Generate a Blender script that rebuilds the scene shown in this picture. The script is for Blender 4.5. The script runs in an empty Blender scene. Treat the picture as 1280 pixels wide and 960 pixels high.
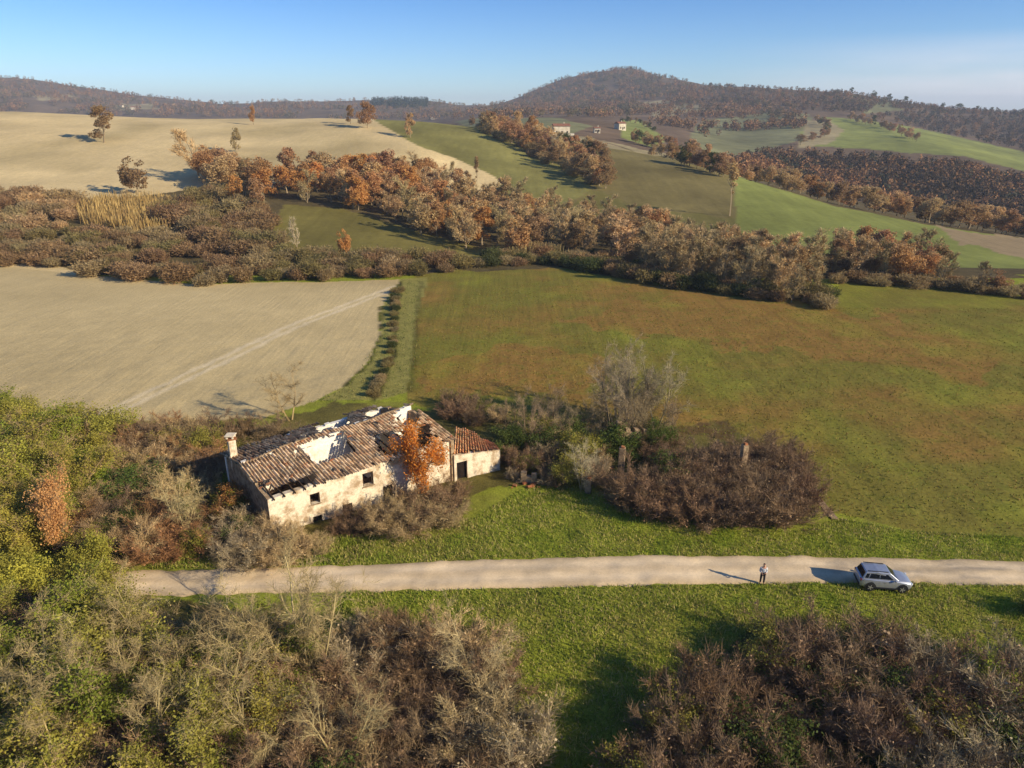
import bpy, bmesh, math, random
import numpy as np
from mathutils import Vector, Matrix

random.seed(11)
rng = np.random.default_rng(11)
SC = bpy.context.scene
COL = SC.collection
rad = math.radians

# ------------------------------------------------------------------ camera model
HC, FPX, TH = 33.0, 887.0, rad(21.0)
CT, ST = math.cos(TH), math.sin(TH)
SUN_DIR = Vector((0.9, -0.436, 0.0)).normalized() * math.cos(rad(24.0))
SUN_DIR.z = math.sin(rad(24.0))

def ray(px, py):
    u = (px - 640.0) / FPX
    v = -(py - 480.0) / FPX
    return u, CT + v * ST, -ST + v * CT

def at_Y(px, py, Y):
    dx, dy, dz = ray(px, py)
    t = Y / dy
    return Vector((dx * t, Y, HC + dz * t))

def at_Z(px, py, z):
    dx, dy, dz = ray(px, py)
    t = (z - HC) / dz
    return Vector((dx * t, dy * t, z))

def project(x, y, z):
    dz = z - HC
    dep = np.maximum(y * CT - dz * ST, 1e-3)
    return 640.0 + FPX * x / dep, 480.0 - FPX * (y * ST + dz * CT) / dep

def wY(Y):
    return np.sqrt(np.asarray(Y, float) ** 2 + 30.0 ** 2)

# ------------------------------------------------------------------ noise
def _hash(ix, iy, seed):
    h = (ix.astype(np.int64) * 374761393 + iy.astype(np.int64) * 668265263 + seed * 1442695041) & 0x7FFFFFFF
    h = ((h ^ (h >> 13)) * 1274126177) & 0x7FFFFFFF
    return ((h ^ (h >> 16)) & 0xFFFFF) / float(0xFFFFF)

def vnoise(x, y, seed=0):
    x0 = np.floor(x); y0 = np.floor(y)
    fx = x - x0; fy = y - y0
    fx = fx * fx * (3 - 2 * fx); fy = fy * fy * (3 - 2 * fy)
    a = _hash(x0, y0, seed); b = _hash(x0 + 1, y0, seed)
    c = _hash(x0, y0 + 1, seed); d = _hash(x0 + 1, y0 + 1, seed)
    return (a * (1 - fx) + b * fx) * (1 - fy) + (c * (1 - fx) + d * fx) * fy

def fbm(x, y, oct=4, seed=0):
    r = 0; a = 0.5; t = 0
    for i in range(oct):
        r = r + a * vnoise(x, y, seed + i * 17); t += a
        x = x * 2.03 + 5.1; y = y * 2.03 + 9.7; a *= 0.5
    return r / t

# ------------------------------------------------------------------ terrain from knot curves
# every curve: list of (px, py, Y) or (px, ('z', z), Y)
def K(pts):
    out = []
    for px, p, Y in pts:
        if isinstance(p, tuple):
            z = p[1]
        else:
            dx, dy, dz = ray(px, p)
            z = HC + dz * Y / dy
        X = (px - 640) / FPX * (Y * CT + (HC - z) * ST)
        out.append((X / float(wY(Y)), Y, z))
    return np.array(out)

def flat(z, Y):
    return K([(-200, ('z', z), Y), (1500, ('z', z), Y)])

CURVES = [
    flat(-3.0, -60), flat(-2.0, 5), flat(-1.0, 32), flat(0, 44), flat(0, 66), flat(0.2, 100), flat(0, 150),
    K([(0, 243, 232), (200, 246, 232), (370, 262, 218), (500, 285, 204), (600, 308, 192), (700, 300, 200), (850, 308, 197), (1000, 318, 188), (1150, 325, 182), (1280, 330, 180)]),
    K([(0, 139, 430), (120, 144, 430), (200, 148, 430), (330, 149, 440), (440, 148, 430), (520, 151, 430), (600, 159, 440), (680, 174, 430), (740, 183, 410), (830, 198, 370), (920, 223, 320), (1040, 258, 275), (1160, 283, 250), (1280, 300, 235)]),
    K([(0, ('z', 26), 540), (520, ('z', 22), 540), (600, ('z', 20), 540), (680, 170, 500), (740, 177, 480), (830, ('z', 8), 420), (920, ('z', 1), 365), (1040, ('z', -5), 318), (1160, ('z', -9), 292), (1280, ('z', -12), 275)]),
    K([(0, ('z', 10), 900), (520, ('z', 10), 900), (600, 152, 700), (680, 151, 680), (740, 154, 680), (830, 174, 640), (920, 206, 560), (1040, 242, 500), (1160, 264, 460), (1280, 287, 430)]),
    K([(0, ('z', 10), 1300), (520, ('z', 10), 1300), (600, 147, 1000), (680, 146, 1000), (740, 147, 950), (830, 158, 900), (920, 174, 850), (980, 182, 750), (1100, 191, 700), (1200, 197, 680), (1280, 216, 650)]),
    K([(0, ('z', 15), 1700), (520, ('z', 15), 1700), (600, 144, 1400), (680, 142, 1400), (740, 140, 1400), (830, 141, 1300), (920, 146, 1200), (1020, 147, 1100), (1150, 163, 1000), (1280, 193, 900)]),
    K([(0, 118, 2000), (150, 134, 2000), (300, 137, 2000), (520, 138, 2000), (600, 138, 1900), (700, 126, 1900), (780, 122, 1850), (870, 124, 1600), (960, 128, 1450), (1060, 136, 1300), (1150, ('z', 5), 1180), (1280, ('z', -10), 1080)]),
    K([(-60, 99, 2700), (0, 96, 2700), (30, 99, 2700), (100, 110, 2700), (200, 123, 2700), (290, 132, 2700), (330, 127, 2700), (400, 127, 2700), (460, 127, 2700), (540, 127, 2700), (580, 133, 2700), (630, 131, 2700), (660, 117, 2700), (700, 101, 2700), (735, 91, 2650), (760, 87, 2620), (785, 85, 2600), (815, 92, 2500), (850, 103, 2300), (880, 107, 2050), (960, 112, 1800), (1050, 115, 1650), (1100, 124, 1600), (1180, 135, 1550), (1240, 140, 1500), (1290, 142, 1500)]),
    K([(0, ('z', 20), 4200), (580, ('z', 15), 4200), (780, ('z', 40), 4200), (1280, ('z', -20), 4200)]),
    flat(-40, 9500),
]

def pchip(xk, yk, x):
    h = np.diff(xk); dlt = np.diff(yk) / h
    d = np.zeros_like(yk)
    for i in range(1, len(xk) - 1):
        if dlt[i - 1] * dlt[i] > 0:
            w1 = 2 * h[i] + h[i - 1]; w2 = h[i] + 2 * h[i - 1]
            d[i] = (w1 + w2) / (w1 / dlt[i - 1] + w2 / dlt[i])
    d[0], d[-1] = dlt[0], dlt[-1]
    i = np.clip(np.searchsorted(xk, x) - 1, 0, len(h) - 1)
    t = (x - xk[i]) / h[i]
    return ((2 * t**3 - 3 * t**2 + 1) * yk[i] + (t**3 - 2 * t**2 + t) * h[i] * d[i]
            + (-2 * t**3 + 3 * t**2) * yk[i + 1] + (t**3 - t**2) * h[i] * d[i + 1])

S_GRID = np.linspace(-1.45, 1.45, 660)
Y_GRID = np.concatenate([np.arange(-60, 20, 4.0), np.arange(20, 72, 0.25), np.arange(72, 160, 0.5),
                         np.arange(160, 460, 1.2), np.geomspace(460, 9500, 280)])
def _terrain():
    sc = np.linspace(-1.45, 1.45, 233)
    Z = np.zeros((len(sc), len(Y_GRID)))
    kn = []
    for c in CURVES:
        kn.append((np.interp(sc, c[:, 0], c[:, 1]), np.interp(sc, c[:, 0], c[:, 2])))
    ker = np.exp(-0.5 * (np.arange(-3, 4) / 1.3) ** 2); ker /= ker.sum()
    kn = [tuple(np.convolve(np.pad(a, 3, mode='edge'), ker, 'valid') for a in k) for k in kn]
    for i in range(len(sc)):
        yk = np.array([k[0][i] for k in kn]); zk = np.array([k[1][i] for k in kn])
        Z[i] = pchip(yk, zk, Y_GRID)
    out = np.zeros((len(S_GRID), len(Y_GRID)))
    for j in range(len(Y_GRID)):
        out[:, j] = np.interp(S_GRID, sc, Z[:, j])
    return out
TZ = _terrain()
_SS, _YY = np.meshgrid(S_GRID, Y_GRID, indexing='ij')
_XX = _SS * wY(_YY)
_amp = np.clip((_YY - 70) / 100, 0, 1) * 0.5 + np.clip((_YY - 150) / 500, 0, 8) * 1.1
_far = np.clip((_YY - 1300) / 700, 0, 1)
TZ = TZ + (fbm(_XX / 28, _YY / 28, 3, 3) - 0.5) * _amp
TZ = TZ + (fbm(_XX / 160, _YY / 200, 4, 9) - 0.5) * 15 * _far
TZ = TZ + (fbm(_XX / 2.2, _YY / 2.2, 3, 31) - 0.5) * 0.22 * np.clip((140 - _YY) / 60, 0, 1)

def H(x, y):
    x = np.asarray(x, float); y = np.asarray(y, float)
    s = np.clip(x / wY(y), -1.449, 1.449)
    fs = (s - S_GRID[0]) / (S_GRID[1] - S_GRID[0])
    i = np.clip(fs.astype(int), 0, len(S_GRID) - 2); fi = fs - i
    j = np.clip(np.searchsorted(Y_GRID, y) - 1, 0, len(Y_GRID) - 2)
    fj = np.clip((y - Y_GRID[j]) / (Y_GRID[j + 1] - Y_GRID[j]), 0, 1)
    return ((TZ[i, j] * (1 - fi) + TZ[i + 1, j] * fi) * (1 - fj)
            + (TZ[i, j + 1] * (1 - fi) + TZ[i + 1, j + 1] * fi) * fj)

_YM = np.concatenate([np.arange(14, 160, 0.6), np.arange(160, 500, 1.5), np.geomspace(500, 4200, 500)])
def ground(px, py, ymin=0.0):
    """points where the photograph's sight lines meet the terrain"""
    px = np.atleast_1d(np.asarray(px, float)); py = np.atleast_1d(np.asarray(py, float))
    dx, dy, dz = ray(px, py)
    ys = _YM[_YM >= ymin]
    res = np.full((len(px), 3), np.nan)
    for a in range(0, len(px), 400):
        sl = slice(a, a + 400)
        t = ys[None, :] / dy[sl, None]
        X = dx[sl, None] * t; Zr = HC + dz[sl, None] * t
        Hh = H(X, np.broadcast_to(ys[None, :], X.shape))
        below = Zr <= Hh
        k = np.argmax(below, 1); ok = below.any(1)
        k0 = np.maximum(k - 1, 0)
        ii = np.arange(len(k))
        g0 = Zr[ii, k0] - Hh[ii, k0]; g1 = Zr[ii, k] - Hh[ii, k]
        f = np.clip(g0 / np.where(np.abs(g0 - g1) < 1e-6, 1, g0 - g1), 0, 1)
        Yc = ys[k0] * (1 - f) + ys[k] * f
        Xc = dx[sl] * Yc / dy[sl]
        r = np.stack([Xc, Yc, H(Xc, Yc)], 1)
        r[~ok] = np.nan
        res[sl] = r
    return res

def G(px, py, ymin=0.0):
    r = ground([px], [py], ymin)[0]
    return Vector(r)

def inpoly(x, y, poly):
    x = np.asarray(x); y = np.asarray(y)
    ins = np.zeros(x.shape, bool)
    n = len(poly)
    for i in range(n):
        x1, y1 = poly[i]; x2, y2 = poly[(i + 1) % n]
        if y1 == y2: continue
        c = ((y1 > y) != (y2 > y)) & (x < (x2 - x1) * (y - y1) / (y2 - y1) + x1)
        ins ^= c
    return ins

# ------------------------------------------------------------------ mesh and object helpers
def lin(r, g, b):
    f = lambda c: (c / 255) / 12.92 if c / 255 <= 0.04045 else ((c / 255 + 0.055) / 1.055) ** 2.4
    return (f(r), f(g), f(b))

def mesh_quads(name, Q, mat, tint=None, col=None, smooth=False):
    Q = np.asarray(Q, np.float32).reshape(-1, 4, 3)
    n = len(Q)
    me = bpy.data.meshes.new(name)
    me.vertices.add(n * 4); me.vertices.foreach_set('co', Q.reshape(-1))
    me.loops.add(n * 4); me.loops.foreach_set('vertex_index', np.arange(n * 4, dtype=np.int32))
    me.polygons.add(n); me.polygons.foreach_set('loop_start', np.arange(0, n * 4, 4, dtype=np.int32))
    me.update(calc_edges=True)
    if tint is not None:
        a = me.attributes.new('tint', 'FLOAT', 'FACE'); a.data.foreach_set('value', np.asarray(tint, np.float32))
    if col is not None:
        a = me.attributes.new('Col', 'FLOAT_COLOR', 'FACE')
        c4 = np.concatenate([np.asarray(col, np.float32), np.ones((n, 1), np.float32)], 1)
        a.data.foreach_set('color', c4.reshape(-1))
    me.materials.append(mat)
    if smooth:
        me.polygons.foreach_set('use_smooth', np.ones(n, bool))
    return me

def mesh_idx(name, V, F, mat, col=None, smooth=True):
    V = np.asarray(V, np.float32); F = np.asarray(F, np.int32)
    me = bpy.data.meshes.new(name)
    me.vertices.add(len(V)); me.vertices.foreach_set('co', V.reshape(-1))
    k = F.shape[1]
    me.loops.add(F.size); me.loops.foreach_set('vertex_index', F.reshape(-1))
    me.polygons.add(len(F)); me.polygons.foreach_set('loop_start', np.arange(0, F.size, k, dtype=np.int32))
    me.update(calc_edges=True)
    if col is not None:
        a = me.attributes.new('Col', 'FLOAT_COLOR', 'POINT')
        c4 = np.concatenate([np.asarray(col, np.float32), np.ones((len(V), 1), np.float32)], 1)
        a.data.foreach_set('color', c4.reshape(-1))
    me.materials.append(mat)
    if smooth:
        me.polygons.foreach_set('use_smooth', np.ones(len(F), bool))
    return me

def link(name, data, parent=None, loc=None):
    o = bpy.data.objects.new(name, data); COL.objects.link(o)
    if parent is not None: o.parent = parent
    if loc is not None: o.location = loc
    return o

def tag(o, label=None, cat=None, group=None, kind=None):
    if label: o['label'] = label
    if cat: o['category'] = cat
    if group: o['group'] = group
    if kind: o['kind'] = kind
    return o

def thing(name, label, cat, loc=(0, 0, 0), rz=0.0, group=None):
    o = link(name, None, None, loc); o.rotation_euler = (0, 0, rz)
    o.empty_display_size = 0.5
    return tag(o, label, cat, group)

class MB:
    """collects boxes, quads and tubes into one mesh"""
    def __init__(s): s.bm = bmesh.new()
    def box(s, c, size, rot=None):
        m = Matrix.Translation(Vector(c))
        if rot is not None: m = m @ rot.to_4x4()
        r = bmesh.ops.create_cube(s.bm, size=1.0, matrix=m @ Matrix.Diagonal((size[0], size[1], size[2], 1)))
        return r['verts']
    def quad(s, *p):
        vs = [s.bm.verts.new(Vector(q)) for q in p]
        return s.bm.faces.new(vs)
    def hexa(s, p):   # 8 points: bottom 0-3 ccw, top 4-7
        v = [s.bm.verts.new(Vector(q)) for q in p]
        for f in ((0, 3, 2, 1), (4, 5, 6, 7), (0, 1, 5, 4), (1, 2, 6, 5), (2, 3, 7, 6), (3, 0, 4, 7)):
            s.bm.faces.new([v[i] for i in f])
    def bar(s, a, b, w, h=None):
        a = Vector(a); b = Vector(b); h = h or w
        d = (b - a); L = d.length
        q = d.to_track_quat('X', 'Z').to_matrix()
        s.box((a + b) / 2, (L, w, h), q)
    def cyl(s, c, r, h, axis='Z', seg=20, r2=None):
        m = Matrix.Translation(Vector(c))
        if axis == 'Y': m = m @ Matrix.Rotation(rad(90), 4, 'X')
        if axis == 'X': m = m @ Matrix.Rotation(rad(90), 4, 'Y')
        bmesh.ops.create_cone(s.bm, cap_ends=True, segments=seg, radius1=r, radius2=r if r2 is None else r2, depth=h, matrix=m)
    def build(s, name, mat, parent=None, smooth=False, bevel=0):
        if bevel:
            bmesh.ops.bevel(s.bm, geom=list(s.bm.edges), offset=bevel, segments=2, affect='EDGES', profile=0.6)
        bmesh.ops.recalc_face_normals(s.bm, faces=list(s.bm.faces))
        me = bpy.data.meshes.new(name); s.bm.to_mesh(me); s.bm.free()
        me.materials.append(mat)
        if smooth:
            for p in me.polygons: p.use_smooth = True
        return link(name, me, parent)

# ------------------------------------------------------------------ materials
def new_mat(name):
    m = bpy.data.materials.new(name); m.use_nodes = True
    nt = m.node_tree
    b = nt.nodes['Principled BSDF']
    return m, nt, b

def N(nt, typ, **kw):
    n = nt.nodes.new(typ)
    for k, v in kw.items():
        if k in n.inputs.keys(): n.inputs[k].default_value = v
        else: setattr(n, k, v)
    return n

def noise(nt, scale, detail=4, rough=0.55, vec=None, stretch=None):
    tc = N(nt, 'ShaderNodeTexCoord')
    src = tc.outputs['Object']
    if stretch:
        mp = N(nt, 'ShaderNodeMapping'); mp.inputs['Scale'].default_value = stretch[0]
        mp.inputs['Rotation'].default_value = stretch[1]
        nt.links.new(src, mp.inputs['Vector']); src = mp.outputs['Vector']
    n = N(nt, 'ShaderNodeTexNoise')
    n.inputs['Scale'].default_value = scale; n.inputs['Detail'].default_value = detail
    n.inputs['Roughness'].default_value = rough
    nt.links.new(src, n.inputs['Vector'])
    return n.outputs['Fac']

def remap(nt, v, a, b, c, d):
    m = N(nt, 'ShaderNodeMapRange')
    for k, x in zip(('From Min', 'From Max', 'To Min', 'To Max'), (a, b, c, d)): m.inputs[k].default_value = x
    nt.links.new(v, m.inputs['Value']); return m.outputs['Result']

def mathn(nt, op, a, b):
    m = N(nt, 'ShaderNodeMath', operation=op)
    for i, x in enumerate((a, b)):
        if isinstance(x, (int, float)): m.inputs[i].default_value = x
        else: nt.links.new(x, m.inputs[i])
    return m.outputs[0]

def mixc(nt, fac, a, b, blend='MIX'):
    m = N(nt, 'ShaderNodeMix', data_type='RGBA', blend_type=blend)
    for i, x in ((0, fac), (6, a), (7, b)):
        if isinstance(x, (int, float)): m.inputs[i].default_value = x
        elif isinstance(x, tuple): m.inputs[i].default_value = (*x, 1)
        else: nt.links.new(x, m.inputs[i])
    return m.outputs[2]

def scale_col(nt, col, fac):
    v = N(nt, 'ShaderNodeVectorMath', operation='SCALE')
    nt.links.new(col, v.inputs[0])
    if isinstance(fac, (int, float)): v.inputs['Scale'].default_value = fac
    else: nt.links.new(fac, v.inputs['Scale'])
    return v.outputs[0]

def attr(nt, name):
    a = N(nt, 'ShaderNodeAttribute', attribute_name=name)
    return a

def bump(nt, b, h, strength, dist):
    n = N(nt, 'ShaderNodeBump'); n.inputs['Strength'].default_value = strength; n.inputs['Distance'].default_value = dist
    nt.links.new(h, n.inputs['Height']); nt.links.new(n.outputs['Normal'], b.inputs['Normal'])

def matte(b, rough=0.9, spec=0.15):
    b.inputs['Roughness'].default_value = rough
    b.inputs['Specular IOR Level'].default_value = spec

def ground_mat(name, fine, fine_amp, coarse, coarse_amp, bstr=0.5, bdist=0.15, furrow=None, second=None):
    m, nt, b = new_mat(name); matte(b, 0.95, 0.05)
    c = attr(nt, 'Col').outputs['Color']
    if second:   # natural patches of another cover
        f = remap(nt, noise(nt, second[1], 5, 0.6), second[2], second[3], 0, second[4])
        c = mixc(nt, f, c, second[0])
    f = remap(nt, noise(nt, fine, 6, 0.7), 0.25, 0.75, 1 - fine_amp, 1 + fine_amp)
    g = remap(nt, noise(nt, coarse, 4, 0.6), 0.3, 0.7, 1 - coarse_amp, 1 + coarse_amp)
    f = mathn(nt, 'MULTIPLY', f, g)
    hgt = noise(nt, fine * 1.3, 5, 0.75)
    if furrow:
        w = noise(nt, furrow[0], 2, 0.5, stretch=((1, furrow[2], 1), (0, 0, furrow[1])))
        f = mathn(nt, 'MULTIPLY', f, remap(nt, w, 0.3, 0.7, 1 - furrow[3], 1 + furrow[3]))
        hgt = mathn(nt, 'ADD', hgt, w)
    c = scale_col(nt, c, f)
    nt.links.new(c, b.inputs['Base Color'])
    bump(nt, b, hgt, bstr, bdist)
    return m

def leaf_mat(name, transl=0.3, lo=0.55, hi=1.45):
    m, nt, b = new_mat(name); matte(b, 0.7, 0.2)
    oi = N(nt, 'ShaderNodeObjectInfo')
    t = attr(nt, 'tint').outputs['Fac']
    c = scale_col(nt, oi.outputs['Color'], remap(nt, t, 0, 1, lo, hi))
    nt.links.new(c, b.inputs['Base Color'])
    if transl:
        tr = N(nt, 'ShaderNodeBsdfTranslucent'); nt.links.new(c, tr.inputs['Color'])
        mx = N(nt, 'ShaderNodeMixShader'); mx.inputs[0].default_value = transl
        nt.links.new(b.outputs[0], mx.inputs[1]); nt.links.new(tr.outputs[0], mx.inputs[2])
        nt.links.new(mx.outputs[0], nt.nodes['Material Output'].inputs['Surface'])
    return m

def col_mat(name, transl=0.2, rough=0.9):
    m, nt, b = new_mat(name); matte(b, rough, 0.1)
    c = attr(nt, 'Col').outputs['Color']
    nt.links.new(c, b.inputs['Base Color'])
    if transl:
        tr = N(nt, 'ShaderNodeBsdfTranslucent'); nt.links.new(c, tr.inputs['Color'])
        mx = N(nt, 'ShaderNodeMixShader'); mx.inputs[0].default_value = transl
        nt.links.new(b.outputs[0], mx.inputs[1]); nt.links.new(tr.outputs[0], mx.inputs[2])
        nt.links.new(mx.outputs[0], nt.nodes['Material Output'].inputs['Surface'])
    return m

def noisy_mat(name, c1, c2, scale, lo=0.4, hi=0.6, rough=0.85, spec=0.2, b_s=0.4, b_d=0.03, fine=None, metal=0):
    m, nt, b = new_mat(name); matte(b, rough, spec)
    b.inputs['Metallic'].default_value = metal
    c = mixc(nt, remap(nt, noise(nt, scale, 6, 0.65), lo, hi, 0, 1), c1, c2)
    f = remap(nt, noise(nt, fine or scale * 8, 4, 0.7), 0.3, 0.7, 0.8, 1.2)
    c = scale_col(nt, c, f)
    nt.links.new(c, b.inputs['Base Color'])
    if b_s: bump(nt, b, noise(nt, scale * 6, 5, 0.7), b_s, b_d)
    return m
# ------------------------------------------------------------------ camera, sun, sky
cam = bpy.data.cameras.new('camera'); cam_o = link('camera', cam, None, (0, 0, HC))
cam.sensor_width = 36.0; cam.lens = 36.0 * FPX / 1280.0
cam_o.rotation_euler = (math.pi / 2 - TH, 0, 0)
cam.clip_start = 0.5; cam.clip_end = 30000
SC.camera = cam_o

sun = bpy.data.lights.new('sun', 'SUN'); sun.energy = 5.0; sun.angle = rad(0.55); sun.color = (1.0, 0.88, 0.68)
sun_o = link('sun', sun, None, (60, -40, 80)); sun_o.rotation_euler = SUN_DIR.to_track_quat('Z', 'Y').to_euler()

w = bpy.data.worlds.new('World'); SC.world = w; w.use_nodes = True
nt = w.node_tree; bg = nt.nodes['Background']
sky = nt.nodes.new('ShaderNodeTexSky'); sky.sky_type = 'NISHITA'; sky.sun_disc = False
sky.sun_elevation = rad(24.0); sky.sun_rotation = math.atan2(SUN_DIR.x, SUN_DIR.y)
sky.altitude = 250; sky.air_density = 1.0; sky.dust_density = 0.1; sky.ozone_density = 3.0
tc = N(nt, 'ShaderNodeTexCoord'); sep = N(nt, 'ShaderNodeSeparateXYZ'); nt.links.new(tc.outputs['Generated'], sep.inputs[0])
mp = N(nt, 'ShaderNodeMapping'); mp.inputs['Scale'].default_value = (2.2, 2.2, 16)
nt.links.new(tc.outputs['Generated'], mp.inputs['Vector'])
nz = N(nt, 'ShaderNodeTexNoise'); nz.inputs['Scale'].default_value = 1.6; nz.inputs['Detail'].default_value = 5
nt.links.new(mp.outputs['Vector'], nz.inputs['Vector'])
cl = remap(nt, nz.outputs['Fac'], 0.30, 0.62, 0, 1)
# thin bank of cloud low over the hills on the east side
cx = remap(nt, sep.outputs['X'], 0.25, 0.62, 0, 1)
cz = mathn(nt, 'MULTIPLY', remap(nt, sep.outputs['Z'], -0.02, 0.02, 0, 1), remap(nt, sep.outputs['Z'], 0.035, 0.085, 1, 0))
cf = mathn(nt, 'MULTIPLY', mathn(nt, 'MULTIPLY', cl, cx), cz)
cf = mathn(nt, 'MULTIPLY', cf, 0.85)
tint = mixc(nt, remap(nt, sep.outputs['Z'], 0.0, 0.14, 0, 1), (0.68, 0.86, 1.12), (0.34, 0.58, 0.93))
skc = mixc(nt, 1.0, sky.outputs['Color'], tint, 'MULTIPLY')
mix = mixc(nt, cf, skc, (7.2, 6.6, 6.9))
nt.links.new(mix, bg.inputs['Color']); bg.inputs['Strength'].default_value = 0.115
SC.view_settings.view_transform = 'Standard'; SC.view_settings.look = 'None'
SC.view_settings.gamma = 1.0; SC.view_settings.use_curve_mapping = False
SC.view_settings.exposure = 0.46
SC.cycles.use_denoising = True
SC.cycles.max_bounces = 5; SC.cycles.diffuse_bounces = 3; SC.cycles.glossy_bounces = 2
SC.cycles.transmission_bounces = 3; SC.cycles.transparent_max_bounces = 4; SC.cycles.volume_bounces = 0
SC.cycles.caustics_reflective = False; SC.cycles.caustics_refractive = False

# ------------------------------------------------------------------ land cover
C = dict(
    verge=lin(138, 142, 48), meadow=lin(122, 112, 48), meadow2=lin(140, 108, 54), plough=lin(188, 166, 118),
    pale=lin(202, 178, 128), smallm=lin(116, 106, 54), scrub=lin(92, 80, 52), green1=lin(122, 116, 64),
    green2=lin(116, 104, 62), bright=lin(126, 130, 66), far=lin(104, 86, 66), fargreen=lin(116, 114, 78),
    farpale=lin(146, 132, 96), litter=lin(84, 66, 46), track=lin(206, 186, 146), strip=lin(142, 134, 70), rut_or_shade=lin(56, 54, 26),
    soil=lin(150, 130, 96), olive=lin(112, 104, 56))
Z_VERGE, Z_PLOUGH, Z_MEADOW, Z_SCRUB, Z_HILLF, Z_GREEN, Z_FAR = range(7)
# (polygon on the photograph's ground, nearest and farthest distance, zone, colour, edge raggedness in px)
LEFTF = [(-500, 318), (0, 327), (60, 333), (120, 345), (250, 355), (400, 352), (505, 349), (484, 372), (474, 392), (474, 420), (462, 450), (432, 482), (400, 498), (330, 522), (250, 526), (130, 524), (60, 512), (0, 492), (-500, 470)]
ZONES = [
    ([(515, 345), (560, 336), (700, 333), (850, 360), (1040, 382), (1050, 346), (1180, 356), (1280, 370), (1800, 430), (1800, 700), (1280, 672), (1160, 668), (1040, 640), (1010, 600), (960, 565), (880, 545), (760, 535), (640, 530), (560, 520), (505, 500), (512, 440), (520, 390)], 50, 175, Z_MEADOW, 'meadow', 3),
    ([(850, 362), (1040, 384), (1250, 440), (1240, 480), (1000, 440), (830, 420), (700, 400)], 50, 175, None, 'meadow2', 16),
    ([(510, 455), (640, 430), (760, 440), (730, 500), (620, 490), (515, 490)], 50, 175, None, 'meadow2', 14),
    (LEFTF, 50, 220, Z_PLOUGH, 'plough', 1.5),
    ([(0, 323), (60, 330), (120, 343), (120, 349), (60, 338), (0, 333)], 50, 260, None, 'pale', 1),
    ([(500, 349), (535, 346), (524, 390), (516, 440), (508, 490), (470, 500), (400, 500), (440, 478), (464, 452), (475, 420), (475, 392), (484, 372)], 50, 175, Z_VERGE, 'strip', 2),
    ([(-500, 240), (0, 243), (150, 247), (230, 236), (330, 262), (360, 290), (440, 322), (600, 340), (700, 334), (850, 360), (1040, 384), (1050, 346), (1180, 356), (1280, 370), (1800, 430), (1800, 350), (1280, 345), (1150, 328), (1040, 320), (850, 306), (740, 270), (600, 230), (430, 205), (300, 225), (0, 236)], 148, 260, Z_SCRUB, 'scrub', 2),
    ([(355, 256), (420, 260), (500, 282), (600, 310), (648, 322), (600, 330), (520, 324), (440, 314), (365, 312), (335, 285)], 140, 250, Z_GREEN, 'smallm', 2),
    ([(-500, 110), (0, 130), (120, 138), (330, 140), (455, 140), (475, 156), (520, 180), (580, 202), (630, 228), (610, 246), (540, 240), (430, 222), (330, 236), (230, 238), (150, 249), (0, 243), (-500, 240)], 200, 560, Z_HILLF, 'pale', 1.5),
    ([(455, 140), (520, 140), (600, 150), (640, 175), (720, 215), (760, 240), (720, 268), (640, 262), (610, 246), (630, 228), (580, 202), (520, 180), (475, 156)], 200, 620, Z_GREEN, 'green1', 1.5),
    ([(740, 176), (830, 196), (922, 221), (926, 300), (850, 310), (760, 290), (700, 262), (740, 236)], 170, 450, Z_GREEN, 'green2', 1.5),
    ([(740, 236), (800, 256), (900, 272), (926, 270), (926, 310), (850, 310), (700, 275)], 170, 450, None, 'olive', 5),
    ([(917, 219), (1040, 256), (1160, 281), (1280, 298), (1800, 380), (1800, 420), (1280, 346), (1150, 330), (1040, 322), (926, 312)], 165, 450, Z_GREEN, 'bright', 1.5),
    ([(1170, 282), (1280, 298), (1800, 380), (1800, 420), (1280, 325), (1200, 306)], 165, 450, None, 'soil', 6),
    ([(560, 150), (700, 147), (740, 158), (700, 172), (600, 165)], 460, 1100, Z_FAR, 'fargreen', 2),
    ([(776, 150), (800, 150), (832, 172), (822, 186), (776, 172)], 450, 1100, Z_FAR, 'bright', 1),
    ([(690, 170), (740, 172), (790, 190), (760, 186), (700, 180)], 420, 800, None, 'farpale', 1.5),
    ([(750, 175), (820, 190), (900, 205), (860, 200), (800, 192)], 420, 800, None, 'farpale', 2),
    ([(860, 170), (880, 150), (960, 140), (1010, 142), (1020, 160), (990, 178), (940, 190), (890, 200)], 450, 1500, Z_FAR, 'fargreen', 3),
    ([(1000, 165), (1030, 146), (1080, 150), (1150, 160), (1280, 190), (1500, 230), (1500, 260), (1280, 214), (1200, 195), (1100, 188), (1000, 182)], 500, 1500, Z_FAR, 'bright', 2),
    ([(1005, 150), (1040, 150), (1060, 166), (1040, 180), (1000, 184)], 500, 1500, None, 'farpale', 4),
    ([(1060, 118), (1110, 124), (1130, 138), (1080, 142)], 900, 2500, Z_FAR, 'fargreen', 2),
    ([(40, 119), (90, 118), (100, 124), (50, 126)], 1500, 4000, None, 'farpale', 1.5),
    ([(130, 132), (190, 130), (200, 136), (140, 138)], 1200, 4000, None, 'farpale', 1.5),
    ([(790, 128), (860, 124), (880, 140), (820, 146)], 900, 2500, None, 'farpale', 3),
]
nS, nY = TZ.shape
VX, VY, VZ = _XX, _YY, TZ
PX, PY = project(VX, VY, VZ)
front = (VY > 12)
zone = np.full((nS, nY), Z_VERGE, np.int32)
zone[VY > 152] = Z_SCRUB; zone[VY > 470] = Z_FAR
cols = np.zeros((nS, nY, 3))
cols[:] = C['verge']; cols[VY > 152] = C['scrub']; cols[VY > 470] = C['far']
jx = fbm(VX / (2 + VY / 40), VY / (2 + VY / 40), 4, 51) - 0.5
jy = fbm(VX / (2 + VY / 40), VY / (2 + VY / 40), 4, 77) - 0.5
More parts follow.
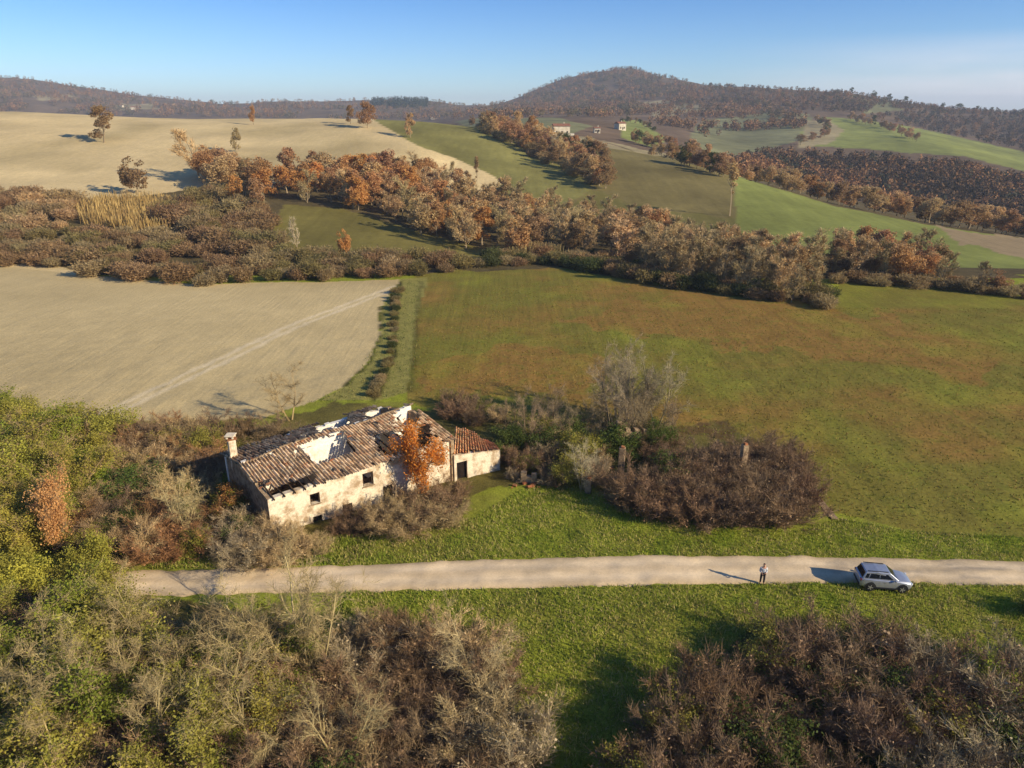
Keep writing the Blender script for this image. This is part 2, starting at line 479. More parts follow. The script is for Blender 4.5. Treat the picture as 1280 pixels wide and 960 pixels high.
for poly, y0, y1, z, cn, rag in ZONES:
    m = inpoly(PX + jx * rag * 4, PY + jy * rag * 2.2, poly) & (VY > y0) & (VY < y1) & front
    if z is not None: zone[m] = z
    cols[m] = C[cn]
# meadow: broad greener and browner sweeps
t = np.clip((fbm(VX / 16, VY / 11, 4, 5) - 0.47) * 4.0, 0, 1)[..., None] * 0.9
mm = (zone == Z_MEADOW)[..., None]
cols = np.where(mm, cols * (1 - t) + np.array(C['meadow2']) * t, cols)
t = np.clip((fbm(VX / 9, VY / 9, 4, 15) - 0.54) * 4, 0, 1)[..., None] * 0.45
cols = np.where(mm, cols * (1 - t) + np.array(C['verge']) * t, cols)
# wheel tracks across the ploughed field ; ditch shadow and hedge lines painted along the grass strip
def seg_dist(p, a, b):
    ax, ay = a; bx, by = b
    dx, dy = bx - ax, by - ay
    tt = np.clip(((p[0] - ax) * dx + (p[1] - ay) * dy) / (dx * dx + dy * dy), 0, 1)
    return np.hypot(p[0] - ax - tt * dx, p[1] - ay - tt * dy)
def track(pts, width, colr, strength, zsel=None, pair=None):
    W = [G(*p) for p in pts]
    d = np.full((nS, nY), 1e9)
    for a, b in zip(W[:-1], W[1:]):
        d = np.minimum(d, seg_dist((VX + jx * 0.6, VY + jy * 0.6), (a.x, a.y), (b.x, b.y)))
    d = d + (fbm(VX / 1.5, VY / 1.5, 3, 66) - 0.4) * 0.9
    if pair: d = np.abs(d - pair)
    f = np.clip(1.4 - d / width, 0, 1) * strength
    if zsel is not None: f = f * (zone == zsel)
    global cols
    cols = cols * (1 - f[..., None]) + np.array(colr) * f[..., None]
TRK = [(498, 358), (440, 380), (380, 402), (300, 440), (210, 482), (120, 522)]
track(TRK, 0.55, C['track'], 0.85, Z_PLOUGH, 0.95)
track([(500, 352), (494, 372), (494, 392), (493, 440), (478, 475), (466, 500)], 0.5, C['rut_or_shade'], 0.95, Z_VERGE)  # dark lines here paint in the ditch shadow and low hedge
track([(476, 384), (475, 420), (463, 452), (432, 482)], 0.4, C['rut_or_shade'], 0.8)
track([(526, 352), (522, 392), (518, 440), (512, 490)], 0.5, C['rut_or_shade'], 0.5)
# furrow sweep of the ploughed fields
for zz in (Z_PLOUGH, Z_HILLF):
    t = (fbm(VX / 30, VY / 22, 4, 8 + zz) - 0.5)[..., None] * 0.5
    cols = np.where((zone == zz)[..., None], cols * (1 + t), cols)
t = np.clip((fbm(VX / 45, VY / 60, 3, 29) - 0.5) * 4, 0, 1)[..., None] * 0.35
cols = np.where((zone == Z_HILLF)[..., None], cols * (1 - t) + np.array(C['green2']) * t, cols)
t = (fbm(VX / 25, VY / 25, 4, 88) - 0.5)[..., None] * 0.7
cols = np.where((zone == Z_GREEN)[..., None], cols * (1 + t), cols)
# leaf litter under the thickets
for poly in ([(430, 790), (520, 775), (610, 790), (640, 830), (650, 1200), (300, 1200), (-200, 1200), (-200, 700), (60, 745), (180, 745), (330, 770)],
             [(790, 1200), (790, 960), (850, 860), (900, 800), (960, 770), (1080, 770), (1160, 800), (1200, 840), (1300, 850), (1500, 1200)],
             [(-200, 490), (0, 500), (130, 524), (330, 530), (420, 500), (620, 520), (900, 530), (1000, 590), (1010, 640), (880, 650), (740, 610), (640, 600), (560, 640), (420, 680), (300, 690), (-200, 690)]):
    m = inpoly(PX + jx * 50, PY + jy * 25, poly) & (VY > 12) & (VY < 95)
    cols[m] = cols[m] * 0.25 + np.array(C['litter']) * 0.75
# verge: worn straw-coloured and darker patches
t = np.clip((fbm(VX / 5, VY / 4, 4, 42) - 0.5) * 5, 0, 1)[..., None] * 0.45
vv = ((zone == Z_VERGE) & (VY < 80))[..., None]
cols = np.where(vv, cols * (1 - t) + np.array(lin(128, 116, 58)) * t, cols)
# mottled hills
t = (fbm(VX / 60, VY / 80, 5, 63) - 0.5)[..., None]
cols = np.where((zone == Z_FAR)[..., None], cols * (1 + t * 0.8), cols)

M_GR = {
    Z_VERGE: ground_mat('verge grass', 5.0, 0.45, 0.6, 0.2, 0.7, 0.2),
    Z_PLOUGH: ground_mat('harrowed soil', 3.2, 0.22, 0.22, 0.07, 0.45, 0.12, furrow=(1.6, rad(62), 0.06, 0.035)),
    Z_MEADOW: ground_mat('rough pasture', 2.2, 0.3, 0.25, 0.16, 0.6, 0.18, furrow=(0.8, rad(6), 0.05, 0.06), second=(lin(98, 104, 36), 0.5, 0.5, 0.68, 0.5)),
    Z_SCRUB: ground_mat('scrub floor', 1.0, 0.4, 0.15, 0.2, 0.5, 0.3),
    Z_HILLF: ground_mat('stubble', 0.6, 0.14, 0.05, 0.08, 0.35, 0.3, furrow=(0.5, rad(-28), 0.06, 0.03)),
    Z_GREEN: ground_mat('young crop', 0.5, 0.16, 0.05, 0.12, 0.35, 0.3, furrow=(0.4, rad(15), 0.08, 0.08)),
    Z_FAR: ground_mat('wooded hills', 0.08, 0.3, 0.012, 0.2, 0.3, 1.0),
}
Z_NAME = {Z_VERGE: 'grassland', Z_PLOUGH: 'ploughed_field', Z_MEADOW: 'meadow', Z_SCRUB: 'scrub_ground', Z_HILLF: 'hill_field', Z_GREEN: 'green_hill', Z_FAR: 'far_hills'}
V = np.stack([VX, VY, VZ], -1).reshape(-1, 3)
idx = np.arange(nS * nY).reshape(nS, nY)
F = np.stack([idx[:-1, :-1], idx[1:, :-1], idx[1:, 1:], idx[:-1, 1:]], -1).reshape(-1, 4)
fz = zone[:-1, :-1].reshape(-1)
cf = cols.reshape(-1, 3)
for zz in range(7):
    f = F[fz == zz]
    used, inv = np.unique(f, return_inverse=True)
    me = mesh_idx(Z_NAME[zz], V[used], inv.reshape(-1, 4), M_GR[zz], np.clip(cf[used], 0.005, 1))
    tag(link(Z_NAME[zz], me), kind='structure')

# ------------------------------------------------------------------ dirt road
def road_strip(name, top, bot, n, mat, lift=0.03):
    tx = np.array([p[0] for p in top]); ty = np.array([p[1] for p in top])
    bx = np.array([p[0] for p in bot]); by = np.array([p[1] for p in bot])
    A = ground(tx, ty); B = ground(bx, by)
    xs = np.linspace(max(A[0, 0], B[0, 0]), min(A[-1, 0], B[-1, 0]), n)
    ya = np.interp(xs, A[:, 0], A[:, 1]) + (fbm(xs / 1.1, xs * 0 + 3, 4, 4) - 0.5) * 0.55
    yb = np.interp(xs, B[:, 0], B[:, 1]) + (fbm(xs / 1.1, xs * 0 + 9, 4, 6) - 0.5) * 0.55
    k = 13
    Q = np.linspace(0, 1, k)
    X = np.repeat(xs[:, None], k, 1); Yq = ya[:, None] * (1 - Q) + yb[:, None] * Q
    prof = 0.05 * np.sin(Q * math.pi) - 0.05 * np.exp(-((Q - 0.3) / 0.08) ** 2) - 0.05 * np.exp(-((Q - 0.68) / 0.08) ** 2)
    Zq = H(X, Yq) + lift + 0.03 + prof
    Zq[:, 0] -= 0.10; Zq[:, -1] -= 0.10
    Vv = np.stack([X, Yq, Zq], -1).reshape(-1, 3)
    ii = np.arange(n * k).reshape(n, k)
    Ff = np.stack([ii[:-1, 1:], ii[1:, 1:], ii[1:, :-1], ii[:-1, :-1]], -1).reshape(-1, 4)
    base = np.array(lin(206, 180, 140)); rut_or_shade = np.array(lin(226, 202, 164)); edge = np.array(lin(158, 134, 90))
    f1 = np.exp(-((Q - 0.3) / 0.11) ** 2) + np.exp(-((Q - 0.68) / 0.11) ** 2)
    f2 = np.clip(1 - np.minimum(Q, 1 - Q) / 0.12, 0, 1)
    nn = fbm(X / 3.5, Yq / 0.9, 4, 23)
    cc = base[None, None] * (1 - f1[None, :, None] * 0.6) + rut_or_shade * f1[None, :, None] * 0.6
    cc = cc * (1 - f2[None, :, None] * 0.6) + edge * f2[None, :, None] * 0.6
    cc = cc * (0.68 + 0.64 * nn[..., None])
    wet = (np.clip((fbm(X / 5, Yq / 0.7, 4, 99) - 0.5) * 6, 0, 1) * np.clip((X - 22) / 4, 0, 1))[..., None] * 0.6
    cc = cc * (1 - wet) + np.array(lin(128, 120, 110)) * wet
    return mesh_idx(name, Vv, Ff, mat, cc.reshape(-1, 3))
M_ROAD = ground_mat('pale gravel', 6.0, 0.14, 0.5, 0.08, 0.5, 0.05)
ROAD_T = [(-700, 716), (0, 716), (180, 712), (300, 709), (430, 706), (560, 700), (640, 697), (800, 693), (1000, 694), (1140, 697), (1280, 700), (1900, 712)]
ROAD_B = [(-700, 744), (0, 744), (190, 746), (300, 744), (430, 741), (640, 737), (800, 733), (950, 731), (1060, 729), (1140, 730), (1280, 733), (1900, 745)]
tag(link('dirt_road', road_strip('dirt_road', ROAD_T, ROAD_B, 900, M_ROAD)), kind='structure')
# ------------------------------------------------------------------ plant building
M_LEAF = leaf_mat('leaves', 0.42, 0.75, 1.3)
M_TWIG = leaf_mat('twigs', 0.0, 0.75, 1.45)
M_BARK = leaf_mat('bark', 0.0, 0.75, 1.25)

def unit(v): return v / np.maximum(np.linalg.norm(v, axis=-1, keepdims=True), 1e-9)

def leaf_quads(P, size, r, aspect=1.0, up=None, upw=0.0):
    """flat leaf-sized faces, turned every way; aspect > 1 makes long sprigs"""
    n = len(P)
    a = r.normal(size=(n, 3))
    if up is not None: a = a + np.asarray(up) * upw
    a = unit(a); b = unit(np.cross(a, r.normal(size=(n, 3))))
    s = size * (0.6 + 0.8 * r.random((n, 1)))
    A = a * s * 0.5 * aspect; B = b * s * 0.5
    return np.stack([P - A - B * 0.6, P - B * 0.2 + A * 0.2 - B * 0.8, P + A + B * 0.15, P - A * 0.1 + B], 1)

def sprig_quads(P, D, L, wd, r):
    """thin tapering sprigs from P along D"""
    n = len(P)
    b = unit(np.cross(D, r.normal(size=(n, 3))))
    L = L * (0.6 + 0.8 * r.random((n, 1))); w2 = wd * (0.7 + 0.6 * r.random((n, 1))) / 2
    e = P + D * L
    return np.stack([P - b * w2, P + b * w2, e + b * w2 * 0.4, e - b * w2 * 0.4], 1)

def prisms(S, sides=3):
    """S: list of (p0, p1, r0, r1)"""
    p0 = np.array([s[0] for s in S]); p1 = np.array([s[1] for s in S])
    r0 = np.array([s[2] for s in S])[:, None, None]; r1 = np.array([s[3] for s in S])[:, None, None]
    d = unit(p1 - p0)
    ref = np.where(np.abs(d[:, 2:3]) < 0.9, np.array([[0, 0, 1.0]]), np.array([[1.0, 0, 0]]))
    a = unit(np.cross(d, ref)); b = np.cross(d, a)
    an = np.arange(sides) * 2 * math.pi / sides
    ring = a[:, None] * np.cos(an)[None, :, None] + b[:, None] * np.sin(an)[None, :, None]
    R0 = p0[:, None] + ring * r0; R1 = p1[:, None] + ring * r1
    n0 = np.roll(R0, -1, 1); n1 = np.roll(R1, -1, 1)
    return np.stack([R0, n0, n1, R1], 2).reshape(-1, 4, 3)

def grow(S, T, r, p, d, L, rad0, lev, nch, ang=(0.5, 1.0), wig=0.18, up=0.05, ratio=0.62, start=0.25, nseg=4):
    """branch with children; S collects segments, T the thin tips (position, direction, level)"""
    p = np.array(p, float); d = np.array(d, float); d /= np.linalg.norm(d)
    rr = rad0
    for i in range(nseg):
        d = d + r.normal(size=3) * wig + np.array([0, 0, up]); d /= np.linalg.norm(d)
        q = p + d * L / nseg
        r1 = rad0 * (1 - 0.75 * (i + 1) / nseg)
        S.append((p.copy(), q.copy(), rr, r1))
        if lev > 0 and (i + 1) / nseg > start:
            for k in range(nch[0] if len(nch) else 0):
                t = r.random()
                o = p * (1 - t) + q * t
                ax = np.cross(d, r.normal(size=3)); ax /= np.linalg.norm(ax)
                th = r.uniform(*ang)
                cd = d * math.cos(th) + np.cross(ax, d) * math.sin(th)
                grow(S, T, r, o, cd, L * ratio * r.uniform(0.65, 1.15) * (1 - 0.35 * i / nseg), r1 * 0.62 + 0.004, lev - 1, nch[1:], ang, wig, up, ratio, 0.1, max(2, nseg - 1))
        else:
            if lev == 0: T.append((q.copy(), d.copy()))
        p = q; rr = r1
    T.append((p.copy(), d.copy()))

def crown_lobes(r, n, R, h0, h1, squash=0.8):
    L = []
    for i in range(n):
        t = (i + 0.5) / n
        z = h0 + (h1 - h0) * r.random() ** 0.8
        f = math.sin(math.pi * min(max((z - h0) / (h1 - h0) * 0.75 + 0.2, 0.05), 0.97)) ** 0.7
        a = i * 2.4 + r.random()
        rr = R * f * (0.35 + 0.5 * r.random())
        L.append((math.cos(a) * rr, math.sin(a) * rr, z, R * (0.32 + 0.2 * r.random())))
    L.append((0, 0, h1 - R * 0.35, R * 0.4)); L.append((0, 0, (h0 + h1) / 2, R * 0.55))
    return L

def lobe_points(r, lobes, n, shell=0.55, squash=0.85):
    w_ = np.array([l[3] ** 2 for l in lobes]); w_ /= w_.sum()
    k = r.choice(len(lobes), n, p=w_)
    c = np.array([l[:3] for l in lobes])[k]; R = np.array([l[3] for l in lobes])[k][:, None]
    dirs = unit(r.normal(size=(n, 3)))
    rr = (shell + (1.1 - shell) * r.random((n, 1)) ** 0.8) * R
    off = dirs * rr; off[:, 2] *= squash
    return c + off, dirs, k

def clump_tint(r, k, n):
    base = r.random(max(k) + 1)
    return np.clip(base[k] * 0.55 + r.random(n) * 0.6 - 0.05, 0, 1)

PROTO = {}
# ---- trees of the wooded belts, seen 120 to 400 m away
def proto_oak(v):
    r = np.random.default_rng(100 + v)
    S, T = [], []
    h = 8.5; Rr = [3.3, 2.7, 3.6, 2.5, 3.0][v]; top = [8.6, 9.4, 7.8, 8.8, 8.2][v]
    grow(S, T, r, (0, 0, -0.3), (0, 0, 1), h * 0.62, 0.2, 2, (2, 2), (0.5, 0.95), 0.10, 0.03, 0.6, 0.3)
    lobes = [(a + r.normal() * .35, b + r.normal() * .35, c_, R_ * r.uniform(.65, 1.15)) for a, b, c_, R_ in crown_lobes(r, 15 + 2 * v, Rr, 1.5, top)]
    n = 4400
    P, D, k = lobe_points(r, lobes, n, 0.5)
    keep = fbm(P[:, 0] * 0.9 + 7 * v, P[:, 2] * 0.9 + P[:, 1] * 0.6, 2, v) > 0.40
    P, D, k = P[keep], D[keep], k[keep]
    Q = leaf_quads(P, 0.31, r)
    return [('trunk', mesh_quads('trunk', prisms(S), M_BARK, np.full(len(S) * 3, 0.5))),
            ('crown', mesh_quads('crown', Q, M_LEAF, clump_tint(r, k, len(P))))]
def proto_bare(v, dens=2600):
    """leafless tree: an upright haze of fine branches over a thin trunk"""
    r = np.random.default_rng(200 + v)
    S, T = [], []
    grow(S, T, r, (0, 0, -0.3), (r.normal() * 0.05, r.normal() * 0.05, 1), 7.6, 0.13, 3, (2, 2, 2), (0.35, 0.75), 0.08, 0.06, 0.52, 0.2)
    P = np.array([t[0] for t in T]); D = np.array([t[1] for t in T])
    i = r.integers(0, len(P), dens)
    dd = unit(D[i] + r.normal(size=(dens, 3)) * 0.55 + np.array([0, 0, 0.35]))
    Q = sprig_quads(P[i] - D[i] * r.random((dens, 1)) * 0.8, dd, 0.75, 0.05, r)
    n2 = 380
    j = r.integers(0, len(P), n2)
    Q2 = leaf_quads(P[j] + r.normal(size=(n2, 3)) * 0.25, 0.2, r)
    Q = np.concatenate([Q, Q2])
    return [('trunk', mesh_quads('trunk', prisms(S), M_BARK, np.full(len(S) * 3, 0.6))),
            ('crown', mesh_quads('crown', Q, M_TWIG, r.random(len(Q))))]
def proto_tall(v):
    r = np.random.default_rng(260 + v)
    S, T = [], []
    grow(S, T, r, (0, 0, -0.4), (0.01, 0.0, 1), 9.6, 0.16, 2, (2, 2), (0.4, 0.8), 0.03, 0.04, 0.2, 0.55, 8)
    lobes = [(0, 0, 9.0, 1.0), (0.4, 0.2, 8.1, 0.9), (-0.4, -0.1, 7.6, 0.8), (0.1, -0.2, 10.0, 0.8), (0.2, 0.2, 6.4, 0.6), (-0.1, 0.0, 4.8, 0.4)]
    P, D, k = lobe_points(r, lobes, 700, 0.3)
    return [('trunk', mesh_quads('trunk', prisms(S), M_BARK, np.full(len(S) * 3, 0.6))),
            ('crown', mesh_quads('crown', leaf_quads(P, 0.3, r), M_LEAF, clump_tint(r, k, 700)))]
# ---- mid-distance scrub (one mesh each)
def proto_scrub(v):
    r = np.random.default_rng(300 + v)
    lobes = [(0, 0, 0.9, 1.1)]
    for i in range(7):
        a = i * 0.9 + r.random(); rr = 0.5 + 0.7 * r.random()
        lobes.append((math.cos(a) * rr, math.sin(a) * rr, 0.5 + 0.9 * r.random(), 0.6 + 0.35 * r.random()))
    n = 1500
    P, D, k = lobe_points(r, lobes, n, 0.35, 0.95)
    D = unit(D + np.array([0, 0, 0.8]))
    P[:, 2] = np.maximum(P[:, 2], 0.05)
    D = unit(D + r.normal(size=(n, 3)) * 0.5)
    Q = sprig_quads(P - D * 0.2, D, 0.42, 0.06, r)
    Q2 = leaf_quads(P[:900] + r.normal(size=(900, 3)) * 0.12, 0.17, r)
    S = []; T = []
    for i in range(6):
        a = i * 1.05; grow(S, T, r, (0, 0, -0.1), (math.cos(a) * 0.7, math.sin(a) * 0.7, 1), 1.5, 0.04, 1, (2,), (0.3, 0.8), 0.15, 0.05, 0.6)
    Qb = prisms(S)
    Q = np.concatenate([Q, Q2, Qb])
    tt = np.concatenate([clump_tint(r, k, n), clump_tint(r, k[:900], 900), np.full(len(Qb), 0.3)])
    return [(None, mesh_quads('bush', Q, M_LEAF, tt))]
# ---- near shrubs: real stems, side branches and twigs
def proto_shrub(v, leafy=60, hgt=2.6, spread=0.75):
    r = np.random.default_rng(400 + v)
    S, T = [], []
    for i in range(15):
        a = i * 2.4; f = math.sqrt((i + 0.5) / 15)
        b = np.array([math.cos(a) * f * 0.7, math.sin(a) * f * 0.7, -0.15])
        d = (math.cos(a) * f * spread + r.normal() * 0.15, math.sin(a) * f * spread + r.normal() * 0.15, 1.0)
        grow(S, T, r, b, d, hgt * r.uniform(0.7, 1.12) * (1 - 0.2 * f), 0.021, 2, (2, 2), (0.3, 0.8), 0.15, 0.06, 0.5, 0.15)
    P = np.array([t[0] for t in T]); D = np.array([t[1] for t in T])
    n = 6500
    i = r.integers(0, len(P), n)
    dd = unit(D[i] + r.normal(size=(n, 3)) * 0.5 + np.array([0, 0, 0.25]))
    Q = sprig_quads(P[i] - D[i] * r.random((n, 1)) * 0.45, dd, 0.40, 0.013, r)
    j = r.integers(0, len(P), leafy * 12)
    Q2 = leaf_quads(P[j] + r.normal(size=(len(j), 3)) * 0.12, 0.085, r)
    tt = np.concatenate([r.random(len(Q)), r.random(len(Q2))])
    return [('stems', mesh_quads('stems', prisms(S), M_BARK, np.repeat(r.random(len(S)), 3))),
            ('crown', mesh_quads('crown', np.concatenate([Q, Q2]), M_TWIG, tt))]
def proto_leafy(v, n=7500, size=0.12, hgt=3.0):
    """evergreen or ivy-clad bush with many small leaves in loose clumps"""
    r = np.random.default_rng(500 + v)
    S, T = [], []
    for i in range(9):
        a = i * 2.4; f = math.sqrt((i + 0.5) / 9)
        d = (math.cos(a) * f * 0.7 + r.normal() * 0.15, math.sin(a) * f * 0.7 + r.normal() * 0.15, 1.0)
        grow(S, T, r, (math.cos(a) * f * 0.4, math.sin(a) * f * 0.4, -0.15), d, hgt * r.uniform(0.7, 1.1), 0.045, 2, (2, 2), (0.35, 0.9), 0.17, 0.03, 0.5, 0.15)
    P = np.array([t[0] for t in T])
    cl = r.integers(0, len(P), 170)
    k = r.integers(0, 170, n)
    R = (0.18 + 0.22 * r.random(170))[k][:, None]
    X = P[cl][k] + r.normal(size=(n, 3)) * R
    X[:, 2] = np.maximum(X[:, 2], 0.05)
    return [('stems', mesh_quads('stems', prisms(S), M_BARK, np.repeat(r.random(len(S)), 3))),
            ('crown', mesh_quads('crown', leaf_quads(X, size, r), M_LEAF, clump_tint(r, k, n)))]
def proto_neartree(v, hgt=7.5, stems=3, leaf=0, lsize=0.13, ivy=0, twigs=5200, lean=0.35):
    """near leafless or thinly leaved tree with pale limbs"""
    r = np.random.default_rng(600 + v)
    S, T = [], []
    for i in range(stems):
        a = i * 2.2 + r.random()
        d = (math.cos(a) * lean + r.normal() * 0.08, math.sin(a) * lean + r.normal() * 0.08, 1.0)
        grow(S, T, r, (math.cos(a) * 0.15, math.sin(a) * 0.15, -0.3), d, hgt * r.uniform(0.8, 1.08), 0.11, 3, (2, 2, 2), (0.4, 0.95), 0.09, 0.04, 0.45, 0.2, 5)
    P = np.array([t[0] for t in T]); D = np.array([t[1] for t in T])
    i = r.integers(0, len(P), twigs)
    dd = unit(D[i] + r.normal(size=(twigs, 3)) * 0.6)
    Q = sprig_quads(P[i] - D[i] * r.random((twigs, 1)) * 0.5, dd, 0.55, 0.018, r)
    out = [('trunk', mesh_quads('trunk', prisms(S, 4), M_BARK, np.repeat(r.random(len(S)), 4))),
           ('twigs', mesh_quads('twigs', Q, M_TWIG, r.random(len(Q))))]
    if leaf:
        j = r.integers(0, len(P), 200); k = r.integers(0, 200, leaf)
        X = P[j][k] + r.normal(size=(leaf, 3)) * 0.32
        out.append(('crown', mesh_quads('crown', leaf_quads(X, lsize, r), M_LEAF, clump_tint(r, k, leaf))))
    if ivy:
        big = [s for s in S if s[2] > 0.05]
        k = r.integers(0, len(big), ivy); t = r.random((ivy, 1))
        a = np.array([s[0] for s in big])[k]; b = np.array([s[1] for s in big])[k]
        X = a * (1 - t) + b * t + r.normal(size=(ivy, 3)) * 0.16
        out.append(('ivy', mesh_quads('ivy', leaf_quads(X, 0.14, r), M_LEAF, clump_tint(r, k, ivy))))
    return out

for v in range(5): PROTO['oak', v] = proto_oak(v)
for v in range(5): PROTO['bare', v] = proto_bare(v)
PROTO['tall', 0] = proto_tall(0)
for v in range(4): PROTO['scrub', v] = proto_scrub(v)
for v in range(5): PROTO['shrub', v] = proto_shrub(v, leafy=60)
for v in range(4): PROTO['leafy', v] = proto_leafy(v)
for v in range(3): PROTO['neartree', v] = proto_neartree(v, stems=2 + v, twigs=2600)
for v in range(4): PROTO['greentree', v] = proto_neartree(10 + v, hgt=5.5, stems=3, leaf=7500, lsize=0.115, twigs=1500, lean=0.5)
for v in range(2): PROTO['ivytree', v] = proto_neartree(20 + v, hgt=7.0, stems=2, ivy=2400, twigs=2400)
for v in range(2): PROTO['amber', v] = proto_neartree(30 + v, hgt=5.4, stems=2, leaf=8000, lsize=0.13, twigs=1200, lean=0.10)
NV = {}
for (k_, v_) in PROTO: NV[k_] = max(NV.get(k_, 0), v_ + 1)

BARK = {'trunk': lin(140, 122, 94), 'stems': lin(124, 104, 76)}
def vary(c, h=0.035, v=0.16):
    f = 1 + random.uniform(-v, v)
    return [max(0.004, x * f * (1 + random.uniform(-h, h))) for x in c]
def plant(kind, loc, height, colr, name, label, cat, group, bark=None, wide=1.0, extra=None, sink=0.0):
    """one plant of its own: an Empty at its foot with its parts, or a single mesh for far scrub"""
    var = random.randrange(NV[kind])
    parts = PROTO[kind, var]
    ref = {'oak': 8.6, 'bare': 9.0, 'tall': 10.6, 'scrub': 2.1, 'shrub': 2.7, 'leafy': 3.2, 'neartree': 8.5, 'greentree': 6.3, 'ivytree': 8.0, 'amber': 6.2}[kind]
    s = height / ref
    wv = random.uniform(0.82, 1.2); sc = (s * wide * wv * random.uniform(0.93, 1.07), s * wide * wv * random.uniform(0.93, 1.07), s)
    rz = random.uniform(0, 6.28)
    loc = Vector(loc); loc.z -= sink
    if parts[0][0] is None:
        o = link(name, parts[0][1], None, loc); o.color = (*colr, 1)
        o.scale = sc; o.rotation_euler = (0, 0, rz)
        return tag(o, label, cat, group)
    root = thing(name, label, cat, loc, rz, group); root.scale = sc
    for pn, me in parts:
        c = link(pn, me, root)
        if pn in ('crown', 'ivy'): c.color = (*((extra or {}).get(pn) or colr), 1)
        elif pn == 'twigs': c.color = (*((extra or {}).get('twigs') or bark or BARK['trunk']), 1)
        else: c.color = (*(bark or BARK.get(pn, BARK['trunk'])), 1)
    return root

def scatter(poly, n, mind, ymin=0.0, tries=40, dens=None):
    """ground points inside a polygon of the photograph, at least mind metres apart"""
    xs = [p[0] for p in poly]; ys = [p[1] for p in poly]
    m = n * tries
    px = rng.uniform(min(xs), max(xs), m); py = rng.uniform(min(ys), max(ys), m)
    k = inpoly(px, py, poly); px, py = px[k], py[k]
    W = ground(px, py, ymin); out = []
    for i in range(len(W)):
        p = W[i]
        if np.isnan(p[0]): continue
        md = mind if not callable(mind) else mind(p)
        if all((p[0] - q[0]) ** 2 + (p[1] - q[1]) ** 2 > md * md for q, _ in out):
            out.append((p, (px[i], py[i])))
            if len(out) >= n: break
    return out

# colours of foliage
RUST = lin(186, 142, 92); ORANGE = lin(200, 146, 82); TAN = lin(190, 158, 110); BROWN = lin(152, 122, 84)
GREYB = lin(160, 138, 96); OLIVE = lin(138, 122, 74); REDB = lin(170, 130, 92); DKGREEN = lin(84, 88, 46); PALE = lin(186, 166, 130)
TONE = {RUST: 'rust-brown', ORANGE: 'orange', TAN: 'tan', BROWN: 'dark brown', GREYB: 'grey-brown', OLIVE: 'olive', REDB: 'reddish', DKGREEN: 'dark green', PALE: 'pale'}

def wood(poly, n, mind, hts, palette, where, group, bare=0.3, ymin=0.0, far=False):
    pts = scatter(poly, n, mind, ymin)
    for p, (px, py) in pts:
        c = random.choice(palette)
        isb = random.random() < bare or c in (GREYB, PALE)
        if isb:
            if c not in (GREYB, PALE): c = random.choice((GREYB, TAN))
            plant('bare', p, random.uniform(*hts) * 1.03, vary(c), 'bare_tree', '%s leafless tree %s' % (TONE[c], where), 'tree', group + ', bare', wide=1.25)
        else:
            plant('oak', p, random.uniform(*hts), vary(c), 'autumn_oak', '%s leafy oak %s' % (TONE[c], where), 'tree', group + ', in leaf', wide=1.15)
    return pts

# ---- the main belt of trees along the stream, in four stretches
MIX = [RUST, ORANGE, RUST, TAN, REDB, BROWN, TAN]
wood([(255, 236), (330, 250), (430, 262), (470, 268), (470, 230), (400, 222), (300, 225), (255, 212)], 42, 3.6, (7, 11), [ORANGE, RUST, RUST, REDB, TAN], 'at the upper end of the tree belt under the pale hill', 'trees at the upper end of the belt', 0.12, 140)
wood([(440, 264), (520, 292), (600, 318), (650, 326), (660, 270), (600, 235), (520, 215), (440, 226)], 84, 3.3, (6.5, 10.5), MIX, 'in the belt above the small olive slope', 'trees in the belt above the small slope', 0.3, 140)
wood([(640, 322), (720, 318), (790, 334), (840, 345), (850, 300), (780, 280), (700, 262), (640, 262)], 64, 3.5, (6, 9.5), [RUST, TAN, BROWN, GREYB, GREYB, TAN], 'in the middle of the belt behind the meadow', 'trees in the middle of the belt', 0.55, 140)
wood([(800, 346), (900, 366), (1000, 380), (1038, 382), (1010, 340), (930, 318), (850, 305)], 62, 3.2, (5.5, 9), [GREYB, TAN, GREYB, GREYB, BROWN], 'at the meadow end of the long belt', 'trees at the meadow end of the belt', 0.75, 115)
wood([(1040, 348), (1110, 352), (1176, 357), (1170, 338), (1100, 330), (1030, 330)], 30, 3.2, (5, 8.5), [RUST, BROWN, TAN, REDB, GREYB], 'in the short hedge row right of the belt', 'trees in the short row behind the meadow', 0.45, 130)
for px, py, h, c, lb in ((1228, 364, 6, GREYB, 'grey leaning bare tree in the gap of the far right hedge'), (1244, 366, 4.5, REDB, 'small reddish leafy tree at the far right meadow edge')):
    plant('bare' if c == GREYB else 'oak', G(px, py), h, vary(c), 'hedge_tree', lb, 'tree', None)
# ---- upper belt between the two green hill fields
wood([(585, 160), (640, 180), (700, 212), (755, 240), (768, 232), (740, 205), (690, 182), (640, 160), (600, 152)], 56, 4.2, (7, 11), [RUST, TAN, REDB, BROWN, TAN], 'in the hillside belt between the green fields', 'trees in the hillside belt', 0.15, 250)
